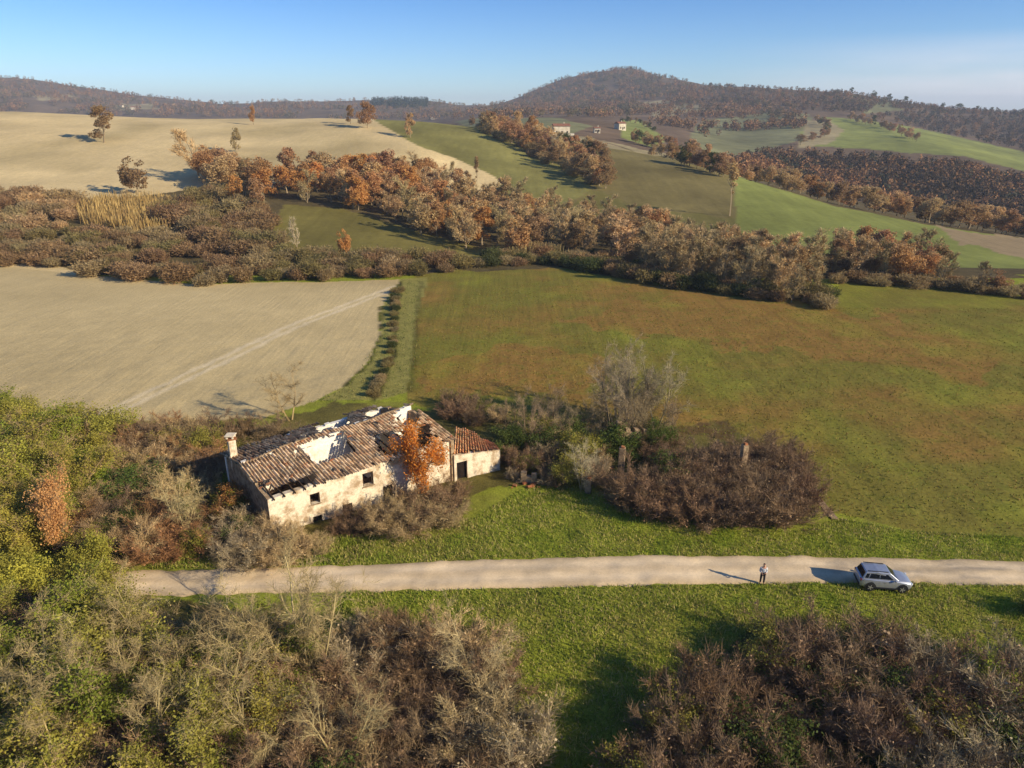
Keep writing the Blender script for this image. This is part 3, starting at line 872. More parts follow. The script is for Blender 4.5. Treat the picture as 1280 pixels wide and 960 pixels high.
# ---- lone trees on the hills
LONE = [
    ('oak', 130, 178, 13, BROWN, 1.25, 'reddish oak pair standing alone in the pale hill field', 'autumn_oak'),
    ('oak', 172, 242, 11, BROWN, 1.1, 'dark brown spiky tree alone at the foot of the pale hill', 'autumn_oak'),
    ('bare', 250, 224, 16, TAN, 1.15, 'tall open tan tree above the orange oaks on the pale hill', 'bare_tree'),
    ('oak', 297, 190, 9.5, GREYB, 0.75, 'round grey-brown tree on a thin trunk in the pale field', 'autumn_oak'),
    ('oak', 317, 156, 9, RUST, 0.6, 'small rusty tree on the crest of the pale hill', 'autumn_oak'),
    ('oak', 459, 160, 12, REDB, 0.9, 'reddish tree at the top corner of pale and green fields', 'autumn_oak'),
    ('oak', 438, 155, 8, BROWN, 0.8, 'small brown tree beside the reddish one on the crest', 'autumn_oak'),
    ('oak', 513, 172, 11, TAN, 0.9, 'tan round tree on the boundary of the green hill field', 'autumn_oak'),
    ('tall', 912, 270, 17, TAN, 1.1, 'tall slim tree standing alone on the bright green slope', 'slim_tree'),
    ('tall', 596, 242, 13, BROWN, 0.7, 'thin dark pole-like tree above the belt on the hill', 'slim_tree'),
    ('oak', 430, 322, 6.5, ORANGE, 0.9, 'small orange oak alone below the olive slope', 'autumn_oak'),
    ('bare', 372, 312, 7, PALE, 0.8, 'pale whitish bare tree at the left of the olive slope', 'bare_tree'),
    ('oak', 322, 268, 9, REDB, 1.1, 'large dark reddish oak at the left foot of the belt', 'autumn_oak'),
    ('oak', 296, 262, 10, ORANGE, 1.0, 'brightest orange oak at the left end of the belt', 'autumn_oak'),
]
for kd, px, py, h, c, wd, lb, nm in LONE:
    plant(kd, G(px, py, 110), h, vary(c, 0.03, 0.05), nm, lb, 'tree', None, wide=wd)

# ---- scrub left of the belt, hedge feet
def scrub(poly, n, mind, hts, palette, where, group, ymin=0.0, wide=1.25):
    for p, q in scatter(poly, n, mind, ymin):
        c = random.choice(palette)
        plant('scrub', p, random.uniform(*hts), vary(c), 'scrub_bush', '%s scrub bush %s' % (TONE[c], where), 'bush', group, wide=wide)
scrub([(-40, 330), (60, 336), (130, 350), (250, 357), (320, 354), (320, 320), (200, 300), (-40, 290)], 90, 2.2, (2.2, 4.2), [GREYB, BROWN, OLIVE, GREYB, BROWN], 'in the thicket along the ploughed field top', 'scrub along the ploughed field top', 100)
scrub([(-40, 292), (80, 290), (100, 254), (60, 246), (-40, 244)], 34, 3.5, (2.5, 4.6), [GREYB, TAN, BROWN, TAN], 'at the left edge below the pale hill', 'scrub below the pale hill', 140)
scrub([(190, 262), (260, 246), (330, 262), (350, 300), (330, 330), (240, 300)], 46, 3.2, (3, 5.5), [OLIVE, GREYB, BROWN, GREYB], 'between the reed patch and the olive slope', 'scrub between reeds and slope', 130)
scrub([(330, 354), (500, 348), (600, 334), (600, 324), (500, 328), (420, 322), (330, 324)], 52, 2.4, (2.0, 3.8), [OLIVE, BROWN, GREYB, OLIVE], 'in the hedge below the small olive slope', 'scrub in the hedge below the slope', 100)
scrub([(600, 334), (700, 332), (850, 362), (1036, 385), (1036, 372), (850, 346), (700, 318), (620, 322)], 78, 2.4, (1.8, 3.4), [BROWN, GREYB, OLIVE, DKGREEN], 'at the foot of the belt along the meadow', 'scrub at the foot of the belt', 100)
scrub([(1040, 354), (1180, 361), (1290, 376), (1290, 368), (1180, 353), (1040, 346)], 30, 2.2, (1.4, 2.6), [BROWN, GREYB, GREYB], 'in the low hedge right of the belt', 'scrub in the right hedge', 100)
scrub([(590, 162), (700, 214), (770, 242), (760, 236), (690, 200), (600, 156)], 16, 5, (3, 5), [BROWN, GREYB], 'under the hillside belt', 'scrub under the hillside belt', 250)

# ---- reeds
def blades(name, poly, n, h, wd, palette, tagargs, ymin=0.0, lean=0.25, ymax=1e9, patch=None):
    xs = [p[0] for p in poly]; ys = [p[1] for p in poly]
    W = np.zeros((0, 3))
    while len(W) < n:
        px = rng.uniform(min(xs), max(xs), n * 2); py = rng.uniform(min(ys), max(ys), n * 2)
        k = inpoly(px, py, poly)
        g = ground(px[k], py[k], ymin)
        g = g[~np.isnan(g[:, 0])]
        g = g[g[:, 1] < ymax]
        # even density over the ground, not over the picture
        wgt = (g[:, 1] / g[:, 1].max()) ** 2
        g = g[rng.random(len(g)) < wgt]
        if patch is not None: g = g[rng.random(len(g)) < patch(g)]
        W = np.concatenate([W, g])
    W = W[:n]
    D = unit(rng.normal(size=(n, 3)) * lean + np.array([0, 0, 1.0]))
    hs = h * (0.5 + 0.9 * fbm(W[:, 0] / 1.7, W[:, 1] / 1.7, 3, 12))[:, None]
    Q = sprig_quads(W, D, hs, wd, rng)
    pal = np.array(palette)
    cn = fbm(W[:, 0] / 2.5, W[:, 1] / 2.5, 3, 90)
    ci = np.clip(((cn - 0.5) * 2.2 + 0.5 + rng.normal(size=n) * 0.18) * len(pal), 0, len(pal) - 1).astype(int)
    c = pal[ci] * (0.75 + 0.5 * rng.random((n, 1)))
    o = link(name, mesh_quads(name, Q, M_BLADE, None, c))
    return tag(o, kind='stuff', **tagargs)
M_BLADE = col_mat('grass blades', 0.3)
blades('reeds', [(95, 262), (130, 250), (200, 252), (236, 262), (234, 284), (170, 290), (100, 280)], 4200, 2.6, 0.22, [lin(176, 146, 88), lin(196, 166, 104), lin(160, 130, 80)], dict(label='golden dry reeds in the scrub under the pale hill', cat='reeds'), 140, 0.12)
blades('reeds', [(636, 318), (700, 316), (706, 322), (640, 326)], 700, 2.4, 0.22, [lin(186, 166, 110), lin(168, 146, 96)], dict(label='pale dry reeds at the foot of the tree belt', cat='reeds'), 130, 0.12)

# ---- far woods: each a mass that reads as one
M_FARL = col_mat('far foliage', 0.15)
def woods(name, poly, n, hts, palette, label, ymin, ymax, nq=60, thin=0.0):
    xs = [p[0] for p in poly]; ys = [p[1] for p in poly]
    px = rng.uniform(min(xs), max(xs), n * 4); py = rng.uniform(min(ys), max(ys), n * 4)
    k = inpoly(px, py, poly)
    W = ground(px[k], py[k], ymin); W = W[~np.isnan(W[:, 0])]; W = W[W[:, 1] < ymax]
    if thin: W = W[fbm(W[:, 0] / 70, W[:, 1] / 110, 3, 44) > thin]
    W = W[:n]
    m = len(W)
    h = rng.uniform(hts[0], hts[1], m)
    pal = np.array(palette)
    ck = fbm(W[:, 0] / 45, W[:, 1] / 80, 3, 71)
    ci = np.clip(((ck - 0.5) * 2.4 + 0.5 + rng.normal(size=m) * 0.22) * len(pal), 0, len(pal) - 1).astype(int)
    base = pal[ci] * (0.8 + 0.4 * rng.random((m, 1)))
    d = unit(rng.normal(size=(m, nq, 3)))
    off = d * (0.45 + 0.6 * rng.random((m, nq, 1))) * h[:, None, None] * np.array([0.42, 0.42, 0.5])
    P = W[:, None, :] + off + np.array([0, 0, 0.5]) * h[:, None, None]
    q = leaf_quads(P.reshape(-1, 3), 1.0, rng)
    c_ = P.reshape(-1, 1, 3)
    q = c_ + (q - c_) * (np.repeat(h, nq) * 0.17)[:, None, None]
    cc = np.repeat(base, nq, 0) * (0.75 + 0.5 * rng.random((m * nq, 1)))
    o = link(name, mesh_quads(name, q, M_FARL, None, cc))
    return tag(o, label, 'woods', None, 'stuff')
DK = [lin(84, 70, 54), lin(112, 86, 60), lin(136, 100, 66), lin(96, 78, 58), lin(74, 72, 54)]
BRN = [lin(126, 96, 68), lin(150, 110, 74), lin(112, 90, 66), lin(142, 112, 80), lin(96, 86, 58)]
woods('woods', [(880, 212), (930, 198), (960, 192), (1100, 200), (1200, 208), (1290, 230), (1400, 262), (1400, 330), (1290, 296), (1180, 272), (1080, 252), (1000, 238), (930, 220)], 1600, (6, 9), DK + BRN[:2], 'dark leafless wood covering the shaded valley side', 330, 1000)  # shade of this slope is put into the darker tree colours
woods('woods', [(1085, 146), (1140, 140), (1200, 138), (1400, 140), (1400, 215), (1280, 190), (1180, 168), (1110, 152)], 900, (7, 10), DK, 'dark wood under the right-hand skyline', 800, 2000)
woods('woods', [(830, 140), (860, 106), (960, 110), (1050, 112), (1105, 122), (1085, 142), (1000, 138), (940, 134), (880, 136)], 1000, (6, 10), BRN + DK[:2], 'brown wood on the ridge right of the peak', 900, 2600)
woods('woods', [(600, 140), (660, 112), (700, 95), (740, 86), (780, 80), (820, 90), (870, 100), (870, 126), (830, 142), (760, 148), (680, 146), (620, 148)], 2400, (8, 12), BRN, 'brown wood covering the flanks of the peak', 1000, 3000, 40, 0.36)
woods('woods', [(-100, 90), (60, 96), (200, 118), (300, 128), (420, 122), (560, 124), (630, 132), (600, 150), (440, 150), (200, 146), (-100, 140)], 2400, (8, 13), BRN, 'brown wooded ridge behind the pale hill', 1300, 3000, 36, 0.4)
woods('woods', [(465, 126), (535, 126), (535, 136), (465, 136)], 260, (14, 18), [lin(40, 50, 38), lin(46, 58, 42)], 'dark conifer plantation on the far ridge', 1300, 3000, 26)
woods('woods', [(800, 148), (880, 134), (1000, 140), (1010, 158), (930, 196), (880, 200), (820, 186), (835, 165)], 420, (8, 12), BRN, 'scattered brown copses on the slope under the ridge', 450, 1800, 50, 0.56)

woods('woods', [(1080, 118), (1130, 124), (1200, 134), (1290, 140), (1290, 146), (1180, 142), (1100, 134)], 420, (4, 8), BRN + DK[:2], 'thin brown wood along the falling right-hand skyline', 900, 2600, 50, 0.36)
# ---- hedge trees just beyond the bright green slope (placed on the ground there)
ck = CURVES[8]
for i, s in enumerate(np.linspace(0.19, 0.93, 74)):
    Yc = float(np.interp(s, ck[:, 0], ck[:, 1])) + random.uniform(14, 46)
    ss = s + random.uniform(-0.006, 0.006)
    x = ss * float(wY(Yc)); z = float(H(x, Yc))
    c = random.choice([RUST, TAN, BROWN, REDB, TAN])
    wh = 'upper' if s < 0.36 else ('middle' if s < 0.6 else 'lower')
    plant('oak', (x, Yc, z), random.uniform(6.5, 9.5), vary(c), 'hedge_tree', '%s leafy tree in the %s hedge beyond the bright green slope' % (TONE[c], wh), 'tree', 'trees in the %s hedge beyond the bright slope' % wh, wide=1.25)
HEDGES = [([(1062, 150), (1085, 156), (1120, 166), (1145, 178)], 16, (8, 12), 'on the field boundary under the right skyline'),
          ([(1000, 182), (1030, 172), (1035, 160), (1020, 152)], 10, (9, 12), 'around the knoll field on the right'),
          ([(790, 178), (815, 184), (850, 192), (885, 200)], 12, (8, 11), 'along the lane right of the far houses'),
          ([(776, 152), (800, 156), (822, 168)], 9, (5, 7), 'in the dark hedge round the small green field'),
          ([(700, 190), (735, 196), (755, 200)], 7, (7, 9), 'below the far pale houses'),
          ([(845, 205), (880, 212), (905, 222)], 9, (7, 9), 'along the crest of the olive field')]
for line, n, hts, wh in HEDGES:
    lx = [p[0] for p in line]; ly = [p[1] for p in line]
    for i in range(n):
        px = np.interp((i + random.random()) / n, np.linspace(0, 1, len(lx)), lx); py = np.interp(px, lx, ly) if lx == sorted(lx) else np.interp((i + .5) / n, np.linspace(0, 1, len(ly)), ly)
        g = G(px, py + random.uniform(-1, 1), 300)
        if g.x != g.x: continue
        c = random.choice([BROWN, REDB, TAN, DKGREEN] if 'dark' not in wh else [DKGREEN, BROWN])
        plant('oak', g, random.uniform(*hts), vary(c), 'hedge_tree', '%s tree %s' % (TONE[c], wh), 'tree', 'trees ' + wh, wide=1.2)
# a few trees that stand out on the skyline
for px, py, h, lb in ((1130, 126, 13, 'dark'), (1112, 123, 11, 'dark'), (1150, 129, 11, 'dark'), (1166, 131, 10, 'dark'), (1034, 113, 14, 'dark'), (1052, 114, 13, 'dark'), (1070, 118, 12, 'dark'), (1010, 112, 12, 'dark')):
    Yc = float(np.interp(0, [0], [0])) or None
    s = (px - 640) / FPX * 1.0
    cj = CURVES[14]
    # walk along the sight line's azimuth to the skyline distance
    Yc = 1650 - (px - 1010) * 0.5
    x = (px - 640) / FPX * Yc * (CT + 0.36 * ST)
    plant('oak', (x, Yc, float(H(x, Yc)) - 0.5), h, vary(DKGREEN), 'skyline_tree', 'dark tree standing up from the right-hand skyline', 'tree', 'trees on the right skyline', wide=1.3)
# ------------------------------------------------------------------ ruined farmhouse
M_PLAST = noisy_mat('weathered plaster', lin(226, 208, 176), lin(168, 142, 108), 0.9, 0.44, 0.60, 0.92, 0.1, 0.6, 0.04, 7.0)
M_STONE = noisy_mat('rubble stone', lin(176, 150, 116), lin(118, 96, 72), 2.2, 0.35, 0.65, 0.95, 0.1, 0.9, 0.08, 9.0)
M_WHITE = noisy_mat('whitewash', lin(236, 226, 206), lin(204, 188, 160), 0.8, 0.5, 0.75, 0.9, 0.1, 0.3, 0.02, 6.0)
M_WOOD = noisy_mat('old timber', lin(76, 58, 42), lin(48, 38, 30), 3.0, 0.4, 0.6, 0.85, 0.15, 0.4, 0.01)
M_DARK = noisy_mat('rotten boards', lin(46, 38, 32), lin(30, 26, 24), 2.0, 0.4, 0.6, 0.95, 0.05, 0.3, 0.02)
M_RUBBLE = noisy_mat('fallen debris', lin(128, 104, 80), lin(80, 60, 46), 1.6, 0.4, 0.6, 0.95, 0.05, 0.9, 0.1)
M_TILE = None
def tile_mat():
    m, nt, b = new_mat('clay tiles'); matte(b, 0.9, 0.1)
    c = attr(nt, 'Col').outputs['Color']
    f = remap(nt, noise(nt, 5.0, 5, 0.7), 0.3, 0.7, 0.72, 1.25)
    moss = remap(nt, noise(nt, 0.9, 5, 0.65), 0.52, 0.7, 0, 0.55)
    c = mixc(nt, moss, c, lin(96, 88, 70))
    nt.links.new(scale_col(nt, c, f), b.inputs['Base Color'])
    bump(nt, b, noise(nt, 14, 4, 0.7), 0.4, 0.02)
    return m
M_TILE = tile_mat()
M_TERRA = noisy_mat('rusty tiles', lin(168, 104, 66), lin(128, 92, 62), 1.3, 0.4, 0.62, 0.9, 0.1, 0.6, 0.04, 6.0)

def zp(zx, zy): return (260 + zx / 3.2, 470 + zy / 3.2)
EL = at_Z(*zp(232, 502), 3.5); ER = at_Z(572, 548, 4.4)
RL = at_Z(297, 578, 5.0); RR = at_Z(516, 505, 6.7)
g1 = (RL - EL); g1.z = 0; g2 = (RR - ER); g2.z = 0
BLk = RL + g1.normalized() * 4.4 - Vector((0, 0, 0.8)); BRk = RR + g2.normalized() * 4.4 - Vector((0, 0, 1.0))
HO = Vector(((EL.x + ER.x + BLk.x + BRk.x) / 4, (EL.y + ER.y + BLk.y + BRk.y) / 4, 0)); HO.z = float(H(HO.x, HO.y))
house = thing('ruined_farmhouse', 'long ruined stone farmhouse with a collapsed tiled roof and pale walls', 'house', HO)
HINV = Matrix.Translation(-HO)
def hp(p): return Vector(p) - HO        # world -> house space
def lerp(a, b, t): return a + (b - a) * t
def bil(a, b, c, d, u, v): return lerp(lerp(a, b, u), lerp(c, d, u), v)   # a-b eave, c-d ridge
hr = np.random.default_rng(5)

def sag(u, v):
    return -0.16 * math.sin(u * 9 + 1) * v - 0.10 * math.sin(u * 21) * (0.4 + v) * 0.5

def tiles(A, B, Cc, D, holes, name, parent, dark=1.0, miss=0.03, mat=M_TILE, period=0.28, row=0.42, pal=None, ur=(0, 1)):
    """courses of half-round clay tiles over the slope A-B (eave) to C-D (ridge); nothing where the roof has fallen in"""
    LU = ((B - A).length + (D - Cc).length) / 2; LV = ((Cc - A).length + (D - B).length) / 2
    nu = int(LU / period); nv = int(LV / row)
    V, Fc, colr = [], [], []
    pal = pal or [lin(220, 186, 142), lin(206, 170, 126), lin(190, 148, 108), lin(172, 138, 102), lin(216, 184, 142), lin(150, 124, 96), lin(186, 158, 120)]
    for j in range(nv):
        for i in range(nu):
            u = (i + 0.5) / nu; v = (j + 0.5) / nv
            if not ur[0] <= u < ur[1]: continue
            P = bil(A, B, Cc, D, u, v); P.z += sag(u, v)
            px, py = project(np.array(P.x), np.array(P.y), np.array(P.z))
            jx_ = float(hr.normal()) * 1.1; jy_ = float(hr.normal()) * 1.1
            if any(inpoly(np.array([float(px) + jx_]), np.array([float(py) + jy_]), h)[0] for h in holes): continue
            if hr.random() < miss: continue
            e = 0.01
            U = (bil(A, B, Cc, D, u + e, v) - bil(A, B, Cc, D, u - e, v)).normalized()
            Vv = (bil(A, B, Cc, D, u, v + e) - bil(A, B, Cc, D, u, v - e)).normalized()
            Nn = U.cross(Vv).normalized()
            if Nn.z < 0: Nn = -Nn
            tw = hr.normal() * 0.10
            U = (U + Vv * tw).normalized()
            P = P + Nn * (hr.normal() * 0.025) + Vv * hr.normal() * 0.06
            L = row * 0.62
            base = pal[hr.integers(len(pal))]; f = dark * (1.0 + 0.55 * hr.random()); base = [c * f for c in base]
            gut = [c * 0.5 for c in base]
            ring = [(-0.5, -0.035, gut), (-0.36, -0.05, gut), (-0.27, 0.0, base), (-0.13, 0.075, base), (0.0, 0.095, base), (0.13, 0.075, base), (0.27, 0.0, base), (0.36, -0.05, gut), (0.5, -0.035, gut)]
            b0 = len(V)
            for side, dz in ((-1, 0.035), (1, -0.012)):
                for a, h, c in ring:
                    q = P + U * (a * period) + Nn * (h * 0.9 + dz) + Vv * (side * L)
                    V.append(tuple(hp(q))); colr.append(c)
            n = len(ring)
            for k in range(n - 1):
                Fc.append((b0 + k, b0 + k + 1, b0 + n + k + 1, b0 + n + k))
    me = mesh_idx(name, V, Fc, mat, colr, smooth=False)
    return link(name, me, parent)

HOLES = [[zp(*p) for p in q] for q in (
    [(362, 280), (535, 215), (585, 298), (560, 318), (440, 350), (424, 342)],
    [(662, 245), (720, 218), (812, 226), (828, 290), (770, 318), (735, 318), (690, 306)],
    [(738, 165), (795, 98), (845, 112), (846, 182), (790, 190)],
    [(168, 432), (240, 412), (262, 450), (330, 428), (430, 394), (428, 446), (330, 480), (225, 500)],
    [(835, 200), (900, 190), (890, 300), (830, 310)])]
BHOLES = [[zp(*p) for p in q] for q in (
    [(620, 150), (770, 70), (790, 130), (660, 170)], [(420, 200), (540, 150), (590, 200), (480, 250)], [(280, 200), (330, 190), (340, 230), (290, 245)])]
fs = tiles(EL, ER, RL, RR, HOLES, 'front_roof_slope', house)
fs['label'] = 'sunlit tiled roof slope with gaping holes'
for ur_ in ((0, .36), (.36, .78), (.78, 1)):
    bs = tiles(BLk, BRk, RL, RR, BHOLES, 'back_roof_slope', house, 0.6, 0.06, ur=ur_)  # same tiles in a darker tone than the front slope
    bs['label'] = 'darker grey back roof slope'
# ridge tiles
mb = MB()
for i in range(46):
    u = (i + 0.5) / 46
    if hr.random() < 0.25 or 0.34 < u < 0.60 and hr.random() < 0.75 or u > 0.9 and hr.random() < 0.5: continue
    P = lerp(RL, RR, u); P.z += sag(u, 1) + 0.06
    d = (RR - RL).normalized()
    mb.bar(hp(P - d * 0.19), hp(P + d * 0.19), 0.2, 0.12)
mb.build('ridge', M_STONE, house, bevel=0.03)

def wall(name, a, b, zb, zt0, zt1, thick, mat, openings=(), ragged=0.12, step=0.45, inward=1, parent=house, gable=None, skip=None):
    """wall between two ground points with openings (s0, s1, z0, z1); ragged broken top"""
    a = Vector((a.x, a.y, 0)); b = Vector((b.x, b.y, 0)); L = (b - a).length; d = (b - a) / L
    n = Vector((-d.y, d.x, 0)) * inward
    cuts = sorted(set([0, L] + [o[0] for o in openings] + [o[1] for o in openings] + [k * step for k in range(1, int(L / step))]))
    cuts = [c for i, c in enumerate(cuts) if i == 0 or c - cuts[i - 1] > 0.02]
    mb = MB()
    def col(s0, s1, z0, z1a, z1b):
        p = [a + d * s0, a + d * s1]
        q = [x + n * thick for x in p]
        mb.hexa([hp(Vector((p[0].x, p[0].y, z0))), hp(Vector((p[1].x, p[1].y, z0))), hp(Vector((q[1].x, q[1].y, z0))), hp(Vector((q[0].x, q[0].y, z0))),
                 hp(Vector((p[0].x, p[0].y, z1a))), hp(Vector((p[1].x, p[1].y, z1b))), hp(Vector((q[1].x, q[1].y, z1b))), hp(Vector((q[0].x, q[0].y, z1a)))])
    def top(s):
        t = s / L
        z = zt0 + (zt1 - zt0) * t
        if gable: z += gable * (1 - abs(2 * t - 1))
        return z
    for s0, s1 in zip(cuts[:-1], cuts[1:]):
        sm = (s0 + s1) / 2
        if skip and any(k0 < sm < k1 for k0, k1 in skip): continue
        r = float(hr.normal()) * ragged
        ta, tb = top(s0) + r, top(s1) + r
        ops = sorted([(o[2], o[3]) for o in openings if o[0] - 1e-3 <= s0 and s1 <= o[1] + 1e-3])
        z = zb
        for o0, o1 in ops:
            if o0 > z: col(s0, s1, z, o0, o0)
            z = o1
        col(s0, s1, z, ta, tb)
    o = mb.build(name, mat, parent)
    return o, a, d, n, L

gb = float(min(H(EL.x, EL.y), H(ER.x, ER.y))) - 0.6
fd = (ER - EL); fd.z = 0; fd.normalize(); bd1 = g1.normalized(); bd2 = g2.normalized()
FLw = EL + bd1 * 0.35 + fd * 1.9; FRw = ER + bd2 * 0.35 - fd * 0.1
FL0 = EL + bd1 * 0.35 + fd * 0.25
BLw = BLk - bd1 * 0.35 + fd * 0.25; BRw = BRk - bd2 * 0.35 - fd * 0.1
def on_front(px, py):
    """(distance along, height) on the front wall of a point seen in the photograph"""
    dx, dy, dz = ray(px, py); nn = Vector((fd.y, -fd.x, 0)); r_ = Vector((dx, dy, dz))
    o = Vector((0, 0, HC)); t = (Vector((FL0.x, FL0.y, HC)) - o).dot(nn) / r_.dot(nn)
    p = o + r_ * t
    return (Vector((p.x, p.y, 0)) - Vector((FL0.x, FL0.y, 0))).dot(fd), p.z
ops = []
for (zx, zy, w_, h_) in ((428, 490, 0.85, 1.0), (441, 585, 0.8, 1.3), (640, 412, 1.0, 1.3), (560, 545, 0.9, 1.7), (720, 470, 0.9, 1.7), (930, 330, 0.8, 1.0)):
    s_, z_ = on_front(*zp(zx, zy)); ops.append((s_ - w_ / 2, s_ + w_ / 2, z_ - h_ / 2, z_ + h_ / 2))
fw, fa, fdir, fn, fL = wall('front_wall', FL0, FRw, gb, EL.z - 0.12, ER.z - 0.12, 0.5, M_PLAST, ops, 0.03)
def opening_fill(o_, kind, par):
    s0, s1, z0, z1 = o_
    q = lambda s, dep, z: hp(Vector((*(fa + fdir * s + fn * dep).xy, z)))
    m = MB()
    for (x0, x1, y0, y1) in ((s0, s0 + .09, z0, z1), (s1 - .09, s1, z0, z1), (s0 + .09, s1 - .09, z1 - .1, z1)):
        m.hexa([q(x0, .08, y0), q(x1, .08, y0), q(x1, .2, y0), q(x0, .2, y0), q(x0, .08, y1), q(x1, .08, y1), q(x1, .2, y1), q(x0, .2, y1)])
    f = m.build(kind, M_WOOD, par)
    m = MB()
    if kind == 'window':
        m.hexa([q(s0 - .1, -.06, z0 - .1), q(s1 + .1, -.06, z0 - .1), q(s1 + .1, .2, z0 - .1), q(s0 - .1, .2, z0 - .1), q(s0 - .1, -.06, z0 - .003), q(s1 + .1, -.06, z0 - .003), q(s1 + .1, .2, z0 - .003), q(s0 - .1, .2, z0 - .003)])
        m.build('sill', M_STONE, f)
    else:
        m.hexa([q(s0 + .09, .14, z0), q(lerp(s0, s1, .6), .14, z0), q(lerp(s0, s1, .6), .18, z0), q(s0 + .09, .18, z0), q(s0 + .09, .14, z1 - .4), q(lerp(s0, s1, .6), .14, z1 - .1), q(lerp(s0, s1, .6), .18, z1 - .1), q(s0 + .09, .18, z1 - .4)])
        m.build('broken_panel', M_DARK, f)
for i, o_ in enumerate(ops): opening_fill(o_, 'window' if i in (0, 2, 5) else 'door', house)
wall('left_gable_wall', BLw, FL0, gb, BLk.z - 0.15, EL.z - 0.15, 0.45, M_STONE, (), 0.08, gable=0.75)
wall('right_gable_wall', FRw, BRw, gb, ER.z - 0.15, BRk.z - 0.2, 0.45, M_STONE, (), 0.06, gable=1.3)
wall('back_wall', BRw, BLw, gb, BRk.z - 0.12, BLk.z - 0.12, 0.45, M_WHITE, (), 0.1)
RLw = RL + fd * 0.3; RRw = RR - fd * 0.2
sp = wall('spine_wall', RLw, RRw, gb, RL.z - 0.18, RR.z - 0.2, 0.35, M_WHITE, (), 0.07)[0]
sp['label'] = 'whitewashed inner wall lit through the fallen roof'
for t in (0.33, 0.62, 0.8):
    a_ = lerp(FL0, FRw, t) + bd1 * 0.5; b_ = lerp(RLw, RRw, t)
    wall('cross_wall', a_, b_, gb, lerp(EL.z, ER.z, t) - 0.35, lerp(RL.z, RR.z, t) - 0.35, 0.3, M_WHITE, (), 0.06)
    a_ = lerp(BLw, BRw, t) - bd1 * 0.5; b_ = lerp(RLw, RRw, t) + bd1 * 0.35
    wall('cross_wall', b_, a_, gb, lerp(RL.z, RR.z, t) - 0.35, lerp(BLk.z, BRk.z, t) - 0.35, 0.3, M_WHITE, (), 0.06)
# rafters and fallen beams in the openings
for u in np.linspace(0.04, 0.97, 20):
    if hr.random() < 0.2 or 0.3 < u < 0.6: continue
    m = MB(); a_ = bil(EL, ER, RL, RR, u, 0.02); b_ = bil(EL, ER, RL, RR, u, 0.98 if hr.random() < 0.5 else 0.55)
    a_.z -= 0.22; b_.z -= 0.22 + (0.5 if hr.random() < 0.2 else 0)
    m.bar(hp(a_), hp(b_), 0.10, 0.13); m.build('rafter', M_WOOD, house)
for k in range(5):
    u = [0.54, 0.66, 0.70, 0.85, 0.9][k]
    m = MB(); a_ = bil(EL, ER, RL, RR, u, 0.2); b_ = bil(EL, ER, RL, RR, u + hr.uniform(-.06, .06), 0.9)
    a_.z -= hr.uniform(1.2, 2.4); b_.z -= hr.uniform(0.2, 1.5)
    m.bar(hp(a_), hp(b_), 0.14, 0.16); m.build('fallen_beam', M_WOOD, house)
# debris heap inside
n = 44; u_, v_ = np.meshgrid(np.linspace(0.02, 0.98, n), np.linspace(0.04, 0.96, n), indexing='ij')
Pf = np.array([[tuple(hp(bil(FL0, FRw, BLw, BRw, a, b))) for b in np.linspace(0.05, 0.95, n)] for a in np.linspace(0.02, 0.98, n)])
Pf[..., 2] = 0.7 + 1.5 * fbm(u_ * 14, v_ * 7, 4, 2) + 0.35 * fbm(u_ * 60, v_ * 30, 2, 8)
ii = np.arange(n * n).reshape(n, n)
link('debris', mesh_idx('debris', Pf.reshape(-1, 3), np.stack([ii[:-1, :-1], ii[1:, :-1], ii[1:, 1:], ii[:-1, 1:]], -1).reshape(-1, 4), M_RUBBLE, smooth=False), house)
# chimney with a capped top at the far left corner
cb = at_Y(292, 570, RL.y + 2.2); m = MB()
m.box(hp(cb + Vector((0, 0, 0.2))), (0.62, 0.62, 2.9), Matrix.Rotation(math.atan2(fd.y, fd.x), 3, 'Z'))
ch = m.build('chimney', M_PLAST, house, bevel=0.03)
m = MB(); m.box(hp(cb + Vector((0, 0, 1.72))), (0.8, 0.8, 0.12), Matrix.Rotation(math.atan2(fd.y, fd.x), 3, 'Z')); m.build('chimney_cap', M_TERRA, ch)
m = MB()
for sx in (-.25, .25):
    for sy in (-.25, .25): m.box(hp(cb + Vector((sx, sy, 1.9))), (0.13, 0.13, 0.24))
m.box(hp(cb + Vector((0, 0, 2.06))), (0.8, 0.8, 0.08)); m.build('chimney_hood', M_PLAST, ch)
# loose tiles scattered along the eave
for k in range(34):
    m = MB()
    P = bil(EL, ER, RL, RR, hr.random(), hr.random()); P.z += 0.12
    m.box(hp(P), (0.42, 0.16, 0.03), Matrix.Rotation(hr.uniform(0, 6), 3, 'Z') @ Matrix.Rotation(hr.normal() * .25, 3, 'X'))
    m.build('loose_tile', M_TERRA, house)

# lean-to at the right end, its own low block
AFL = at_Y(566, 568.5, 60.0); AFR = at_Y(625, 561, 62.4); ABR = at_Y(616, 553, 66.2); ABL = at_Y(569, 531, 66.5)
sh = thing('lean_to_shed', 'low plastered shed with a rusty tiled roof at the right end of the farmhouse', 'shed', Vector((AFL.x, AFL.y, float(H(AFL.x, AFL.y)))))
HO_keep = HO; HO = Vector(sh.location)
afd = (AFR - AFL); afd.z = 0; aL = afd.length; afd.normalize()
dlo = aL * 0.05; dhi = aL * 0.27
fa2 = None
wo, fa2, fd2, fn2, _ = wall('front_wall', AFL + afd * 0.12, AFR, gb, AFL.z - 0.12, AFR.z - 0.12, 0.4, M_PLAST, [(dlo, dhi, gb + 0.4, AFL.z - 0.95)], 0.02, parent=sh)
wall('side_wall', AFR, ABR, gb, AFR.z - 0.12, ABR.z - 0.12, 0.4, M_PLAST, (), 0.03, parent=sh)
